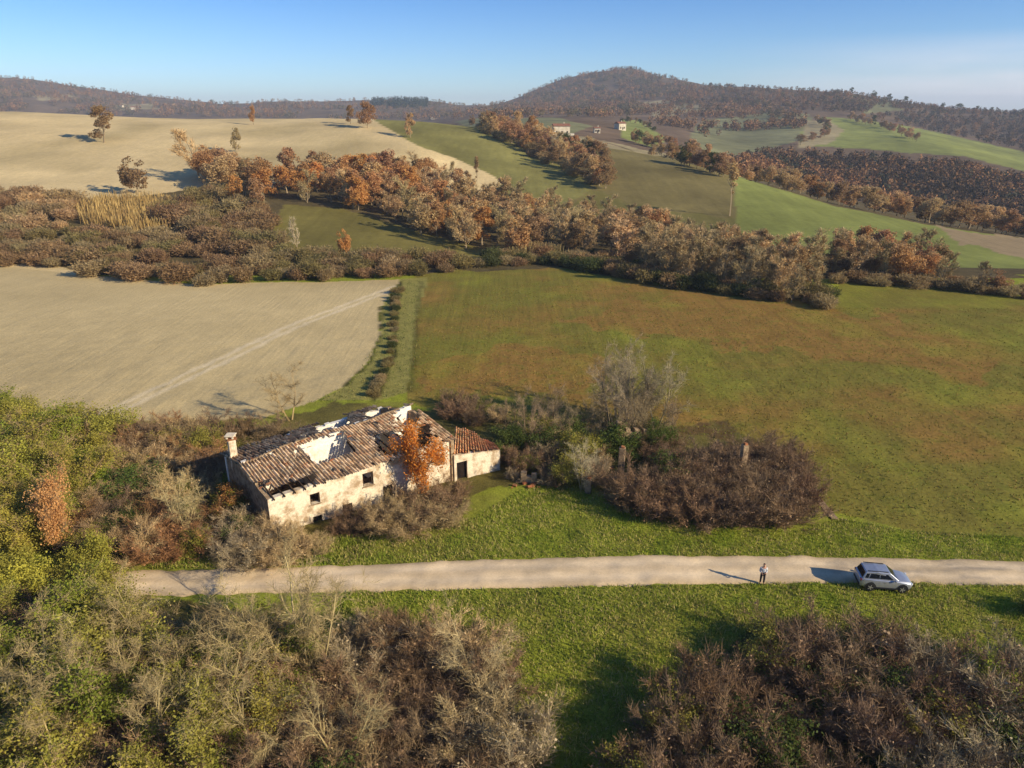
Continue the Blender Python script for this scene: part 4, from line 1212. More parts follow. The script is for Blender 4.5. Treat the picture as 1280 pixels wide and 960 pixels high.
m = MB(); q = lambda s, dep, z: hp(Vector((*(fa2 + fd2 * s + fn2 * dep).xy, z)))
m.hexa([q(dlo, .28, gb + .3), q(dhi, .28, gb + .3), q(dhi, .33, gb + .3), q(dlo, .33, gb + .3), q(dlo, .28, AFL.z - .95), q(dhi, .28, AFL.z - .95), q(dhi, .33, AFL.z - .95), q(dlo, .33, AFL.z - .95)])
m.build('door', M_DARK, sh)
rf = tiles(AFL - Vector((afd.y, -afd.x, 0)) * -0.0 + Vector((0, 0, .02)), AFR, ABL, ABR, [], 'roof', sh, 1.0, 0.03, M_TILE, 0.26, 0.42, [lin(214, 150, 96), lin(198, 134, 84), lin(184, 138, 92), lin(210, 160, 108)])
HO = HO_keep

# ------------------------------------------------------------------ leftover walls and pillars in the overgrown yard
def broken_pillar(px, py, w_, h_, lb, mat=M_STONE, ry=0.0):
    g = G(px, py)
    t = thing('broken_pillar', lb, 'pillar', g, hr.uniform(-.5, .5))
    m = MB(); m.box((0, 0, h_ / 2 - .2), (w_, w_ * 0.9, h_ + .4)); sh_ = m.build('shaft', mat, t, bevel=0.04)
    m = MB(); m.box((w_ * .08, 0, h_ + .08), (w_ * .6, w_ * .55, .2), Matrix.Rotation(.2, 3, 'Y')); m.build('broken_top', M_TERRA, t, bevel=0.03)
broken_pillar(776, 592, 0.6, 2.8, 'pale broken masonry pillar standing in the scrub behind the bare whitish tree')
broken_pillar(925, 606, 0.55, 4.2, 'slim pinkish masonry pillar rising out of the round brown thicket')
broken_pillar(735, 616, 0.55, 1.5, 'short pale pillar at the foot of the small whitish tree')
def ruin(px, py, L_, h_, ang, lb):
    global HO
    g = G(px, py); t = thing('ruined_wall', lb, 'ruin', g)
    k = HO; HO = g
    d = Vector((math.cos(ang), math.sin(ang), 0)) * L_ / 2
    wall('masonry', g - d, g + d, g.z - 0.4, g.z + h_, g.z + h_ * 0.6, 0.45, M_STONE, (), 0.35, 0.5, parent=t)
    m = MB()
    for i in range(26):
        p = Vector((hr.normal() * L_ * .4, hr.normal() * 0.8, 0.1)); s_ = hr.uniform(.15, .42)
        m.box(p, (s_, s_ * .7, s_ * .5), Matrix.Rotation(hr.uniform(0, 6), 3, 'Z') @ Matrix.Rotation(hr.normal() * .4, 3, 'X'))
    m.build('fallen_stones', M_TERRA, t)
    HO = k
ruin(790, 562, 3.6, 2.5, 0.25, 'broken orange-brown brick wall remnant in the middle of the overgrown yard')
ruin(735, 590, 2.6, 1.0, 0.1, 'low reddish wall stump left of the pale pillar in the yard')
ruin(668, 605, 3.6, 0.35, -0.15, 'low rubble wall at the grass edge right of the shed')
# pale slab edge at the tip of the thicket
a_, b_ = G(1012, 612), G(1044, 650); t = thing('stone_slab', 'pale stone slab strip at the right tip of the brown thicket', 'slab', (a_ + b_) / 2)
m = MB(); d = b_ - a_
for i in range(5):
    p, q2 = a_ + d * (i / 5), a_ + d * ((i + .94) / 5)
    m.bar(p - Vector(t.location) + Vector((0, 0, .04)), q2 - Vector(t.location) + Vector((0, 0, .04 + hr.normal() * .02)), 0.6, 0.14)
m.build('slabs', M_STONE, t, bevel=0.02)

# ------------------------------------------------------------------ car
def paint(name, c, metal, rough, spec=0.5, coat=0.0):
    m, nt, b = new_mat(name)
    f = remap(nt, noise(nt, 3.0, 4, 0.6), 0.3, 0.7, 0.9, 1.06)
    v = N(nt, 'ShaderNodeRGB'); v.outputs[0].default_value = (*c, 1)
    nt.links.new(scale_col(nt, v.outputs[0], f), b.inputs['Base Color'])
    b.inputs['Metallic'].default_value = metal; b.inputs['Roughness'].default_value = rough
    b.inputs['Specular IOR Level'].default_value = spec; b.inputs['Coat Weight'].default_value = coat; b.inputs['Coat Roughness'].default_value = 0.05
    return m
M_PAINT = paint('silver paint', lin(172, 174, 178), 0.55, 0.34, 0.5, 0.6)
M_GLASS = paint('tinted glass', lin(26, 30, 36), 0.0, 0.08, 0.7)
M_RUB = paint('rubber', lin(34, 34, 34), 0.0, 0.8, 0.2)
M_RIM = paint('alloy', lin(196, 194, 190), 0.7, 0.35)
M_TRIM = paint('black plastic', lin(36, 36, 38), 0.0, 0.6, 0.3)
M_LAMP = paint('lamp glass', lin(220, 222, 226), 0.2, 0.12, 0.7)
M_RED = paint('red lamp', lin(130, 22, 18), 0.0, 0.2, 0.6)

def build_car(loc, heading):
    c = thing('parked_car', 'silver compact SUV parked on the edge of the dirt road', 'car', loc, heading)
    def loft(name, secs, mat, parent, bev=0.03, smooth=True):
        bm = bmesh.new(); rings = []
        for x, pts in secs:
            ring = [bm.verts.new((x, y, z)) for y, z in pts] + [bm.verts.new((x, -y, z)) for y, z in reversed(pts) if y > 1e-6]
            rings.append(ring)
        for a, b in zip(rings[:-1], rings[1:]):
            n = len(a)
            for i in range(n): bm.faces.new((a[i], a[(i + 1) % n], b[(i + 1) % n], b[i]))
        bm.faces.new(list(reversed(rings[0]))); bm.faces.new(rings[-1])
        bmesh.ops.recalc_face_normals(bm, faces=bm.faces)
        me = bpy.data.meshes.new(name); bm.to_mesh(me); bm.free(); me.materials.append(mat)
        o = link(name, me, parent)
        md = o.modifiers.new('bevel', 'BEVEL'); md.width = bev; md.segments = 2; md.angle_limit = rad(25)
        if smooth:
            for p in me.polygons: p.use_smooth = True
        return o
    S = lambda w, zb, zs, zt, wt: [(w - .10, zb), (w, zb + .16), (w + .015, (zb + zs) / 2 + .08), (w - .01, zs), (wt, zt), (0, zt + .035)]
    body = loft('body', [(-2.13, S(.74, .42, .88, .94, .70)), (-2.06, S(.82, .32, .95, 1.02, .78)), (-1.7, S(.88, .26, .99, 1.05, .82)), (-.9, S(.895, .25, .98, 1.04, .84)),
                         (.3, S(.895, .25, .96, 1.02, .84)), (.95, S(.89, .25, .94, 1.03, .80)), (1.5, S(.875, .26, .88, .99, .72)), (1.92, S(.83, .30, .80, .92, .66)), (2.10, S(.70, .38, .70, .80, .58))], M_PAINT, c)
    # cabin: frames in paint, glazing a few millimetres proud
    cab = [(-2.0, .80, 1.00), (-1.72, .66, 1.56), (.22, .64, 1.57), (1.02, .78, 1.00)]
    bm = bmesh.new()
    def pt(i, s, f=1.0): x, w_, z = cab[i]; return Vector((x, s * w_, z))
    vs = {(i, s): bm.verts.new(pt(i, s)) for i in range(4) for s in (1, -1)}
    mid = {s: bm.verts.new((-.75, s * .70, 1.615)) for s in (1, -1)}
    for s in (1, -1):
        f = [vs[0, s], vs[1, s], mid[s], vs[2, s], vs[3, s]]
    for s in (1, -1): mid[s].co = Vector((-.75, s * .67, 1.625))
    for s in (1, -1): bm.faces.new([vs[0, s], vs[3, s], vs[2, s], mid[s], vs[1, s]])
    bm.faces.new([vs[0, 1], vs[1, 1], vs[1, -1], vs[0, -1]]); bm.faces.new([vs[3, 1], vs[3, -1], vs[2, -1], vs[2, 1]])
    bm.faces.new([vs[1, 1], mid[1], mid[-1], vs[1, -1]]); bm.faces.new([mid[1], vs[2, 1], vs[2, -1], mid[-1]])
    bmesh.ops.recalc_face_normals(bm, faces=bm.faces)
    me = bpy.data.meshes.new('roof'); bm.to_mesh(me); bm.free(); me.materials.append(M_PAINT)
    ro = link('roof', me, c); md = ro.modifiers.new('bevel', 'BEVEL'); md.width = .05; md.segments = 3
    def pane(name, pts, th=.012, mat=M_GLASS, par=c):
        P = [Vector(p) for p in pts]; n = (P[1] - P[0]).cross(P[2] - P[0]).normalized()
        if n.dot(sum(P, Vector()) / len(P) - Vector((-.4, 0, 1.1))) < 0: n = -n
        bm = bmesh.new(); a = [bm.verts.new(p + n * th) for p in P]; b = [bm.verts.new(p - n * .03) for p in P]
        bm.faces.new(a); k = len(P)
        for i in range(k): bm.faces.new((a[i], b[i], b[(i + 1) % k], a[(i + 1) % k]))
        bmesh.ops.recalc_face_normals(bm, faces=bm.faces)
        me = bpy.data.meshes.new(name); bm.to_mesh(me); bm.free(); me.materials.append(mat)
        return link(name, me, par)
    def side(x, t, s):   # point on the side of the cabin: t 0 bottom .. 1 top
        return (x, s * (lerp(.80, .66, t) - 0.0), lerp(1.04, 1.52, t))
    for s in (1, -1):
        pane('side_window', [side(-1.45, .12, s), side(-.62, .12, s), side(-.62, .86, s), side(-1.32, .86, s)])
        pane('side_window', [side(-.54, .12, s), side(.50, .12, s), side(.02, .86, s), side(-.54, .86, s)])
        pane('quarter_window', [side(-1.78, .2, s), side(-1.53, .12, s), side(-1.42, .84, s), side(-1.66, .84, s)])
    ws = lambda t, s, k: (lerp(1.02, .22, t), s * lerp(.78, .64, t) * k, lerp(1.00, 1.57, t))
    pane('windscreen', [ws(.08, 1, .9), ws(.08, -1, .9), ws(.93, -1, .9), ws(.93, 1, .9)])
    rs = lambda t, s, k: (lerp(-2.0, -1.72, t), s * lerp(.80, .66, t) * k, lerp(1.0, 1.56, t))
    pane('rear_window', [rs(.12, 1, .86), rs(.12, -1, .86), rs(.86, -1, .86), rs(.86, 1, .86)])
    for x in (-1.28, 1.30):
        for s in (1, -1):
            m = MB(); m.cyl((x, s * .80, .345), .345, .23, 'Y', 28); wv = m.build('wheel', M_RUB, c, True, bevel=0.02)
            m = MB(); m.cyl((x, s * .885, .345), .225, .06, 'Y', 24)
            rm = m.build('rim', M_TRIM, wv)
            m = MB()
            for k in range(5):
                an = k * 2 * math.pi / 5
                m.box((x + math.cos(an) * .115, s * .92, .345 + math.sin(an) * .115), (.21, .02, .07), Matrix.Rotation(-an, 3, 'Y'))
            m.cyl((x, s * .922, .345), .06, .02, 'Y', 12); m.build('spokes', M_RIM, wv)
            m = MB()
            for k in range(13):
                an = math.pi * k / 12
                m.box((x + math.cos(an) * .41, s * .893, .345 + math.sin(an) * .41), (.11, .05, .10), Matrix.Rotation(-an, 3, 'Y'))
            m.build('wheel_arch', M_TRIM, c)
    for s in (1, -1):
        m = MB(); m.box((2.0, s * .60, .78), (.16, .34, .15), Matrix.Rotation(-s * .35, 3, 'Z')); m.build('headlight', M_LAMP, c, bevel=.03)
        m = MB(); m.box((-2.07, s * .69, .90), (.10, .24, .22)); m.build('tail_light', M_RED, c, bevel=.02)
        m = MB(); m.box((.62, s * .94, 1.08), (.12, .20, .14)); m.build('mirror', M_PAINT, c, bevel=.03)
        m = MB(); m.bar((-1.6, s * .60, 1.645), (.05, s * .58, 1.625), .04, .05); m.build('roof_rail', M_TRIM, c)
        m = MB(); m.bar((-.95, s * .895, .36), (.95, s * .895, .36), .03, .12); m.build('sill_trim', M_TRIM, c)
        for x in (-.1, -1.1):
            m = MB(); m.box((x, s * .912, .86), (.2, .02, .035)); m.build('door_handle', M_PAINT, c)
    m = MB(); m.box((2.06, 0, .62), (.1, .9, .16)); m.build('grille', M_TRIM, c, bevel=.02)
    m = MB(); m.box((2.04, 0, .44), (.14, 1.3, .14)); m.build('front_bumper', M_TRIM, c, bevel=.03)
    m = MB(); m.box((-2.08, 0, .46), (.14, 1.4, .2)); m.build('rear_bumper', M_TRIM, c, bevel=.03)
    return c
wr, wf = G(1086, 740), G(1127, 743.5)
hd = math.atan2(wf.y - wr.y, wf.x - wr.x)
ax = Vector((math.cos(hd), math.sin(hd), 0)); nrm = Vector((-ax.y, ax.x, 0))
cc_ = (wr + wf) / 2 + nrm * 0.85
cc_.z = float(H(cc_.x, cc_.y)) + 0.05
car = build_car(cc_, hd); car.scale = (0.86, 0.92, 0.95)

# ------------------------------------------------------------------ person
def skinned(name, verts, edges, radii, mat, parent, root_i=0, sub=2):
    me = bpy.data.meshes.new(name); me.from_pydata(verts, edges, []); me.materials.append(mat)
    o = link(name, me, parent)
    o.modifiers.new('skin', 'SKIN').use_smooth_shade = True
    sv = me.skin_vertices[0].data
    for i, r_ in enumerate(radii):
        sv[i].radius = r_ if isinstance(r_, tuple) else (r_, r_); sv[i].use_root = (i == root_i)
    s_ = o.modifiers.new('sub', 'SUBSURF'); s_.levels = sub; s_.render_levels = sub
    return o
M_SKIN = noisy_mat('skin', lin(204, 156, 126), lin(188, 138, 110), 8, b_s=0)
M_JACK = noisy_mat('grey jacket', lin(214, 212, 206), lin(176, 176, 178), 5, b_s=0.2)
M_TROU = noisy_mat('dark trousers', lin(38, 40, 48), lin(28, 30, 36), 6, b_s=0.2)
M_HAIR = noisy_mat('dark hair', lin(66, 52, 40), lin(46, 36, 30), 20, b_s=0.3)
M_SHOE = noisy_mat('shoes', lin(40, 34, 30), lin(28, 24, 22), 8, b_s=0.1)
pg = G(952, 730.5); pg.z = float(H(pg.x, pg.y)) + 0.05
per = thing('person', 'person standing on the road in pale grey jacket and dark trousers holding a controller', 'person', pg, rad(-10))
# faces -Y (towards the camera); arms bent, both hands in front of the chest
B = [(0, 0, .96), (0, 0, 1.12), (0, .01, 1.30), (0, .01, 1.44), (0, -.005, 1.52), (0, -.02, 1.60), (0, -.025, 1.70),
     (.19, .01, 1.42), (.26, .02, 1.14), (.12, -.24, 1.12), (-.19, .01, 1.42), (-.26, .02, 1.14), (-.12, -.24, 1.12),
     (.10, 0, .88), (.12, -.01, .50), (.13, .03, .10), (.14, -.12, .05), (-.10, 0, .88), (-.12, -.01, .50), (-.13, .03, .10), (-.14, -.12, .05), (0, -.02, 1.755)]
E = [(0, 1), (1, 2), (2, 3), (3, 4), (4, 5), (5, 6), (3, 7), (7, 8), (8, 9), (3, 10), (10, 11), (11, 12), (0, 13), (13, 14), (14, 15), (15, 16), (0, 17), (17, 18), (18, 19), (19, 20), (6, 21)]
Rr = [(.15, .11), (.14, .10), (.17, .115), (.13, .09), .055, (.075, .09), (.08, .10), .065, .048, .034, .065, .048, .034, .088, .062, .042, .035, .088, .062, .042, .035, .05]
skinned('body', B, E, Rr, M_SKIN, per)
skinned('jacket', [B[0], B[1], B[2], B[3], B[7], B[8], (.14, -.20, 1.12), B[10], B[11], (-.14, -.20, 1.12)], [(0, 1), (1, 2), (2, 3), (3, 4), (4, 5), (5, 6), (3, 7), (7, 8), (8, 9)],
        [(.175, .135), (.17, .13), (.195, .14), (.15, .11), .085, .068, .05, .085, .068, .05], M_JACK, per)
skinned('trousers', [(0, 0, .98), (.10, 0, .86), (.12, -.01, .50), (.13, .03, .09), (-.10, 0, .86), (-.12, -.01, .50), (-.13, .03, .09)], [(0, 1), (1, 2), (2, 3), (0, 4), (4, 5), (5, 6)],
        [(.165, .125), .108, .08, .065, .108, .08, .065], M_TROU, per)
for s in (1, -1):
    skinned('shoe', [(s * .13, .05, .05), (s * .135, -.06, .05), (s * .14, -.17, .04)], [(0, 1), (1, 2)], [.052, .05, .042], M_SHOE, per)
    hv = [(s * .115, -.25, 1.12), (s * .095, -.30, 1.12)]; he = [(0, 1)]; hrr = [(.03, .018), (.036, .018)]
    hand = skinned('hand', hv, he, hrr, M_SKIN, per)
    for k in range(4):
        x0 = s * (.118 - .017 * k); L_ = [.055, .07, .066, .05][k]
        skinned('finger', [(x0, -.29, 1.12), (x0 - s * .01, -.31 - L_ * .4, 1.112), (x0 - s * .03, -.31 - L_ * .55, 1.095), (x0 - s * .04, -.31 - L_ * .3, 1.08)], [(0, 1), (1, 2), (2, 3)], [.009, .0085, .008, .007], M_SKIN, hand, sub=1)
    skinned('thumb', [(s * .085, -.265, 1.13), (s * .06, -.295, 1.15), (s * .045, -.325, 1.15)], [(0, 1), (1, 2)], [.011, .010, .008], M_SKIN, hand, sub=1)
skinned('hair', [(0, .01, 1.68), (0, .015, 1.74), (0, -.03, 1.785)], [(0, 1), (1, 2)], [(.085, .085), (.088, .092), (.07, .07)], M_HAIR, per)
for s in (1, -1):
    m = MB(); bmesh.ops.create_uvsphere(m.bm, u_segments=10, v_segments=8, radius=.013, matrix=Matrix.Translation((s * .033, -.118, 1.685))); m.build('eye', M_TRIM, per, True)
    m = MB(); bmesh.ops.create_uvsphere(m.bm, u_segments=10, v_segments=8, radius=.026, matrix=Matrix.Translation((s * .085, -.01, 1.665)) @ Matrix.Diagonal((.45, .8, 1.2, 1))); m.build('ear', M_SKIN, per, True)
m = MB(); m.cyl((0, -.125, 1.655), .016, .05, 'Z', 10, .008); m.build('nose', M_SKIN, per, True)
m = MB(); m.box((0, -.112, 1.615), (.045, .012, .01)); m.build('mouth', M_RED, per, bevel=.003)
ct = thing('remote_controller', 'small dark remote controller held in the hands of the standing person', 'controller', pg + Matrix.Rotation(rad(-10), 3, 'Z') @ Vector((0, -.33, 1.12)), rad(-10))
m = MB(); m.box((0, 0, 0), (.17, .09, .04)); m.build('case', M_TRIM, ct, bevel=.012)
for s in (1, -1):
    m = MB(); m.cyl((s * .05, 0, .03), .008, .03); m.build('stick', M_RIM, ct)
    m = MB(); m.cyl((s * .06, -.05, .06), .006, .11); m.build('antenna', M_TRIM, ct)

# ------------------------------------------------------------------ far houses
M_FW = noisy_mat('house render', lin(206, 194, 170), lin(184, 170, 144), 0.5, b_s=0.1)
M_FR = noisy_mat('roof clay', lin(150, 100, 74), lin(122, 86, 66), 0.8, b_s=0.3)
def far_house(px, py, L_, W_, h_, rz, lb, terrace=False, ymin=300):
    g = G(px, py, ymin)
    if g.x != g.x: return
    t = thing('farmhouse', lb, 'house', g, rz)
    m = MB(); m.box((0, 0, h_ / 2 - 1), (L_, W_, h_ + 2)); wl = m.build('wall', M_FW, t)
    rz_ = W_ * 0.22; o = .5; m = MB()
    p = [(-L_ / 2 - o, -W_ / 2 - o, h_ + .004), (L_ / 2 + o, -W_ / 2 - o, h_ + .004), (L_ / 2 + o, W_ / 2 + o, h_ + .004), (-L_ / 2 - o, W_ / 2 + o, h_ + .004), (-L_ / 2 - o, 0, h_ + rz_), (L_ / 2 + o, 0, h_ + rz_)]
    for f in ((0, 1, 5, 4), (2, 3, 4, 5), (0, 4, 3), (1, 2, 5), (3, 2, 1, 0)): m.quad(*[p[i] for i in f])
    rf = m.build('roof', M_FR, t)
    m = MB(); m.box((L_ * .2, W_ * .1, h_ + rz_ + .3), (.7, .7, 1.3)); m.build('chimney', M_FW, rf)
    k = max(2, int(L_ / 3.2))
    for fl in range(max(1, int(h_ / 3))):
        for i in range(k):
            x = -L_ / 2 + (i + .5) * L_ / k
            m = MB(); m.box((x, -W_ / 2 - .02, 1.6 + fl * 2.9), (1.0, .1, 1.4)); f = m.build('window', M_DARK, t)
            m = MB(); m.box((x, -W_ / 2 - .05, .82 + fl * 2.9), (1.3, .2, .1)); m.build('sill', M_FW, f)
    m = MB(); m.box((0.3, -W_ / 2 - .02, 1.05), (1.1, .14, 2.1)); m.build('door', M_WOOD, t)
    if terrace:
        m = MB(); m.box((0, -W_ / 2 - 2.6, -.4), (L_ * 1.35, 5.0, 2.4)); m.build('terrace', M_FW, t)
far_house(701, 168, 11.5, 8, 5.6, 0.15, 'pale two-storey house with a terrace wall above the hillside belt', True)
far_house(775, 162, 7.5, 7, 5.0, 0.5, 'bright white house right of the cypress-green trees on the hill')
far_house(746, 166, 4.5, 4, 3.4, 0.1, 'tiny white outbuilding between the two far houses')
far_house(167, 137, 11, 9, 6, 0.3, 'white speck of a house on the ridge behind the pale hill', ymin=900)
far_house(541, 149, 9, 7, 4.5, 0.1, 'small white house far behind the green hill crest', ymin=470)
far_house(152, 134, 10, 8, 5, -.2, 'second white house speck left of the other on the far ridge', ymin=900)
sx_, sY_ = (1240 - 640) / FPX, 1500
gx = Vector((sx_ * sY_ * (CT + .36 * ST), sY_, 0)); gx.z = float(H(gx.x, gx.y))
far_s = thing('farmhouse', 'tiny pale farmhouse on the bare right-hand skyline', 'house', gx)
m = MB(); m.box((0, 0, 2), (11, 8, 6)); m.build('wall', M_FW, far_s)
m = MB()
for f in (((-6, -4.6, 5.01), (6, -4.6, 5.01), (6, 0, 7), (-6, 0, 7)), ((6, 4.6, 5.01), (-6, 4.6, 5.01), (-6, 0, 7), (6, 0, 7)), ((-6, -4.6, 5.01), (-6, 0, 7), (-6, 4.6, 5.01)), ((6, -4.6, 5.01), (6, 4.6, 5.01), (6, 0, 7))): m.quad(*f)
m.build('roof', M_FR, far_s)
# ------------------------------------------------------------------ near plants
NBROWN = lin(132, 104, 74); NPURP = lin(128, 104, 76); NTAN = lin(168, 142, 98); NOLIVE = lin(158, 148, 62); NGREEN = lin(140, 146, 50); NYEL = lin(176, 166, 66); NDK = lin(88, 100, 42); NGREY = lin(150, 132, 100); NRUST = lin(146, 106, 66)
TONE.update({NBROWN: 'brown', NPURP: 'purplish brown', NTAN: 'tan', NOLIVE: 'olive', NGREEN: 'green', NYEL: 'yellow-green', NDK: 'dark green', NGREY: 'greyish', NRUST: 'rusty'})
PALEB = lin(176, 156, 106)
def thicket(kind, poly, n, mind, hts, palette, where, group, nm, cat, ymin=0.0, wide=1.2, bark=None, avoid=()):
    out = []
    for p, (px, py) in scatter(poly, n, mind, ymin):
        if any((px - ax_) ** 2 + (py - ay_) ** 2 < r_ * r_ for ax_, ay_, r_ in avoid): continue
        c = random.choice(palette)
        adj = {'shrub': 'leafless shrub', 'leafy': 'leafy bush', 'greentree': 'thin-leaved tree', 'neartree': 'bare tree', 'ivytree': 'ivy-hung tree', 'amber': 'leafy young oak'}[kind]
        out.append(plant(kind, p, random.uniform(*hts), vary(c), nm, '%s %s %s' % (TONE[c], adj, where), cat, group, wide=wide, bark=vary(bark or [x * 0.85 for x in c], 0.05, 0.15)))
    return out
# right-hand thicket below the road
BR = [(800, 1010), (830, 945), (884, 872), (930, 832), (1040, 822), (1110, 826), (1150, 866), (1180, 900), (1180, 1150), (1040, 1250), (820, 1250)]
thicket('shrub', BR, 70, 2.0, (2.4, 3.8), [NBROWN, NPURP, NPURP, NPURP, NBROWN], 'in the dense thicket below the person and car', 'shrubs in the thicket below the car', 'bare_shrub', 'shrub', avoid=((1015, 930, 34), (1130, 985, 46)))
thicket('leafy', BR, 16, 3.2, (1.6, 3.0), [NOLIVE, NDK, NRUST], 'low among the brown shrubs below the car', 'leafy bushes below the car', 'leafy_bush', 'bush')
thicket('shrub', [(1150, 850), (1200, 840), (1290, 870), (1320, 1200), (1180, 1200)], 22, 2.2, (2.4, 4.0), [NGREY, NBROWN, NPURP], 'in the thicket at the lower right corner', 'shrubs at the lower right corner', 'bare_shrub', 'shrub')
thicket('leafy', [(1170, 870), (1290, 890), (1320, 1200), (1190, 1150)], 8, 3.0, (2.0, 3.2), [NOLIVE, NDK, NGREEN], 'among the shrubs at the lower right corner', 'leafy bushes at the lower right', 'leafy_bush', 'bush')
# middle thicket below the road
BM = [(440, 812), (530, 800), (605, 815), (636, 860), (648, 950), (640, 1180), (420, 1180), (400, 900)]
thicket('shrub', BM, 40, 1.9, (2.2, 3.4), [NBROWN, NGREY, NTAN, NBROWN, NPURP], 'in the brown thicket below the middle of the road', 'shrubs below the middle of the road', 'bare_shrub', 'shrub', wide=1.25)
plant('neartree', G(598, 868), 5.5, vary(NTAN), 'bare_tree', 'spidery tan leafless tree at the right of the middle thicket', 'tree', None, bark=lin(182, 160, 112), wide=1.2)
# lower-left wood
BL = [(-90, 775), (90, 790), (230, 800), (390, 820), (420, 900), (430, 1200), (-120, 1200)]
thicket('greentree', [(-90, 775), (90, 790), (230, 800), (250, 900), (240, 1200), (-120, 1200)], 30, 2.5, (4.0, 6.4), [NOLIVE, NGREEN, NGREEN, NOLIVE, NOLIVE], 'in the wood filling the lower left', 'leafy trees in the lower left wood', 'leafy_tree', 'tree', bark=PALEB, wide=1.15)
thicket('greentree', [(250, 810), (390, 825), (420, 900), (430, 1200), (250, 1200)], 5, 3.2, (3.6, 5.0), [NOLIVE, NGREEN], 'among the brown scrub right of the lower left wood', 'leafy trees right in the lower left wood', 'leafy_tree', 'tree', bark=PALEB)
thicket('shrub', BL, 60, 2.0, (2.2, 3.8), [NTAN, NBROWN, NBROWN], 'between the trees of the lower left wood', 'shrubs in the lower left wood', 'bare_shrub', 'shrub')
thicket('leafy', BL, 22, 2.8, (1.8, 3.2), [NOLIVE, NGREEN, NDK], 'under the trees of the lower left wood', 'bushes in the lower left wood', 'leafy_bush', 'bush')
for (kd, px, py, h, lb) in (
    ('neartree', 372, 838, 8.5, 'tall multi-stemmed bare tree reaching over the road at its left part'),
    ('ivytree', 335, 850, 7.5, 'ivy-trunked bare tree left of the tall multi-stemmed one'),
    ('neartree', 100, 960, 7.0, 'pale leaning bare tree near the lower left corner'),
    ('neartree', 210, 985, 6.5, 'pale forked bare tree at the bottom edge of the left wood'),
    ('ivytree', 245, 900, 6.5, 'bare tree with a green ivy-wrapped trunk in the left wood'),
    ('neartree', 30, 850, 6.5, 'bare pale-limbed tree at the far left below the road'),
    ('neartree', 330, 960, 6.0, 'low spreading bare tree beside the middle thicket')):
    plant(kd, G(px, py), h, vary(NOLIVE), 'bare_tree', lb, 'tree', None, bark=PALEB, extra={'ivy': vary(NGREEN), 'twigs': lin(150, 130, 88)})
plant('amber', G(352, 930), 2.6, vary(lin(176, 124, 52)), 'amber_bush', 'small amber-leaved bush between the left wood and middle thicket', 'bush', None, wide=1.5)
# bank between the left field and the road
BK = [(-80, 600), (0, 570), (60, 565), (100, 580), (110, 640), (60, 690), (-80, 690)]
thicket('greentree', BK, 14, 2.8, (4.5, 6.5), [NGREEN, NOLIVE, NYEL, NGREEN], 'in the green copse at the left edge above the road', 'leafy trees at the left above the road', 'leafy_tree', 'tree', bark=NTAN)
thicket('leafy', BK, 12, 2.6, (2.2, 3.6), [NGREEN, NDK, NOLIVE], 'in the undergrowth at the left edge above the road', 'bushes at the left above the road', 'leafy_bush', 'bush')
LK = [(100, 570), (180, 560), (270, 560), (310, 640), (330, 690), (240, 700), (100, 696), (90, 640)]
thicket('shrub', LK, 34, 2.2, (1.8, 3.2), [NBROWN, NTAN, NPURP, NRUST, NTAN], 'in the tangle left of the farmhouse', 'shrubs left of the farmhouse', 'bare_shrub', 'shrub', wide=1.3)
thicket('leafy', LK, 16, 2.8, (1.6, 2.8), [NOLIVE, NGREEN, NDK], 'in the tangle left of the farmhouse', 'bushes left of the farmhouse', 'leafy_bush', 'bush')
thicket('shrub', [(150, 545), (250, 540), (345, 545), (370, 540), (290, 560), (160, 570)], 16, 2.2, (1.6, 2.6), [NRUST, NBROWN, NPURP], 'on the bank behind the left end of the farmhouse', 'shrubs behind the farmhouse', 'bare_shrub', 'shrub', wide=1.3)
thicket('leafy', [(10, 730), (160, 745), (150, 770), (0, 760)], 5, 2.4, (2.0, 3.0), [NOLIVE, NYEL, NGREEN], 'on the road edge at the left', 'bushes on the left road edge', 'leafy_bush', 'bush')
plant('amber', G(68, 690), 6.4, vary(lin(206, 156, 96), 0.02, 0.03), 'oak_sapling', 'pinkish-orange leafy young oak at the left edge above the road', 'tree', None, wide=0.8)
plant('neartree', G(232, 668), 5.5, vary(NTAN), 'bare_tree', 'bare pale tree between the orange sapling and the farmhouse', 'tree', None, bark=PALEB)
plant('amber', G(298, 640), 2.8, vary(lin(170, 120, 62)), 'amber_bush', 'ochre-leaved bush against the left corner of the farmhouse', 'bush', None, wide=1.4)
plant('leafy', G(128, 715), 3.0, vary(NYEL), 'leafy_bush', 'bright yellow-green bush where the road meets the left wood', 'bush', None)
thicket('leafy', [(-80, 505), (0, 520), (110, 540), (160, 548), (110, 566), (-80, 590)], 16, 2.2, (2.4, 3.6), [NGREEN, NOLIVE, NYEL], 'along the near edge of the ploughed field at the left', 'bushes along the field edge', 'leafy_bush', 'bush')
thicket('shrub', [(-40, 530), (110, 545), (250, 545), (250, 560), (-40, 580)], 14, 2.4, (1.8, 2.8), [NBROWN, NTAN], 'along the near edge of the ploughed field at the left', 'shrubs along the field edge', 'bare_shrub', 'shrub')
plant('neartree', G(400, 850), 7.6, vary(NOLIVE), 'bare_tree', 'slim bare tree just right of the tall multi-stemmed one', 'tree', None, bark=PALEB, extra={'twigs': lin(150, 130, 88)})
plant('neartree', G(150, 905), 7.0, vary(NOLIVE), 'bare_tree', 'bare leaning tree in the middle of the lower left wood', 'tree', None, bark=PALEB, extra={'twigs': lin(150, 130, 88)})
thicket('shrub', [(300, 668), (330, 676), (372, 676), (400, 690), (330, 704), (290, 690)], 9, 1.6, (1.5, 2.5), [NTAN, NBROWN, NGREY], 'over the rubble at the left corner of the farmhouse', 'shrubs at the left corner of the farmhouse', 'bare_shrub', 'shrub', wide=1.3)
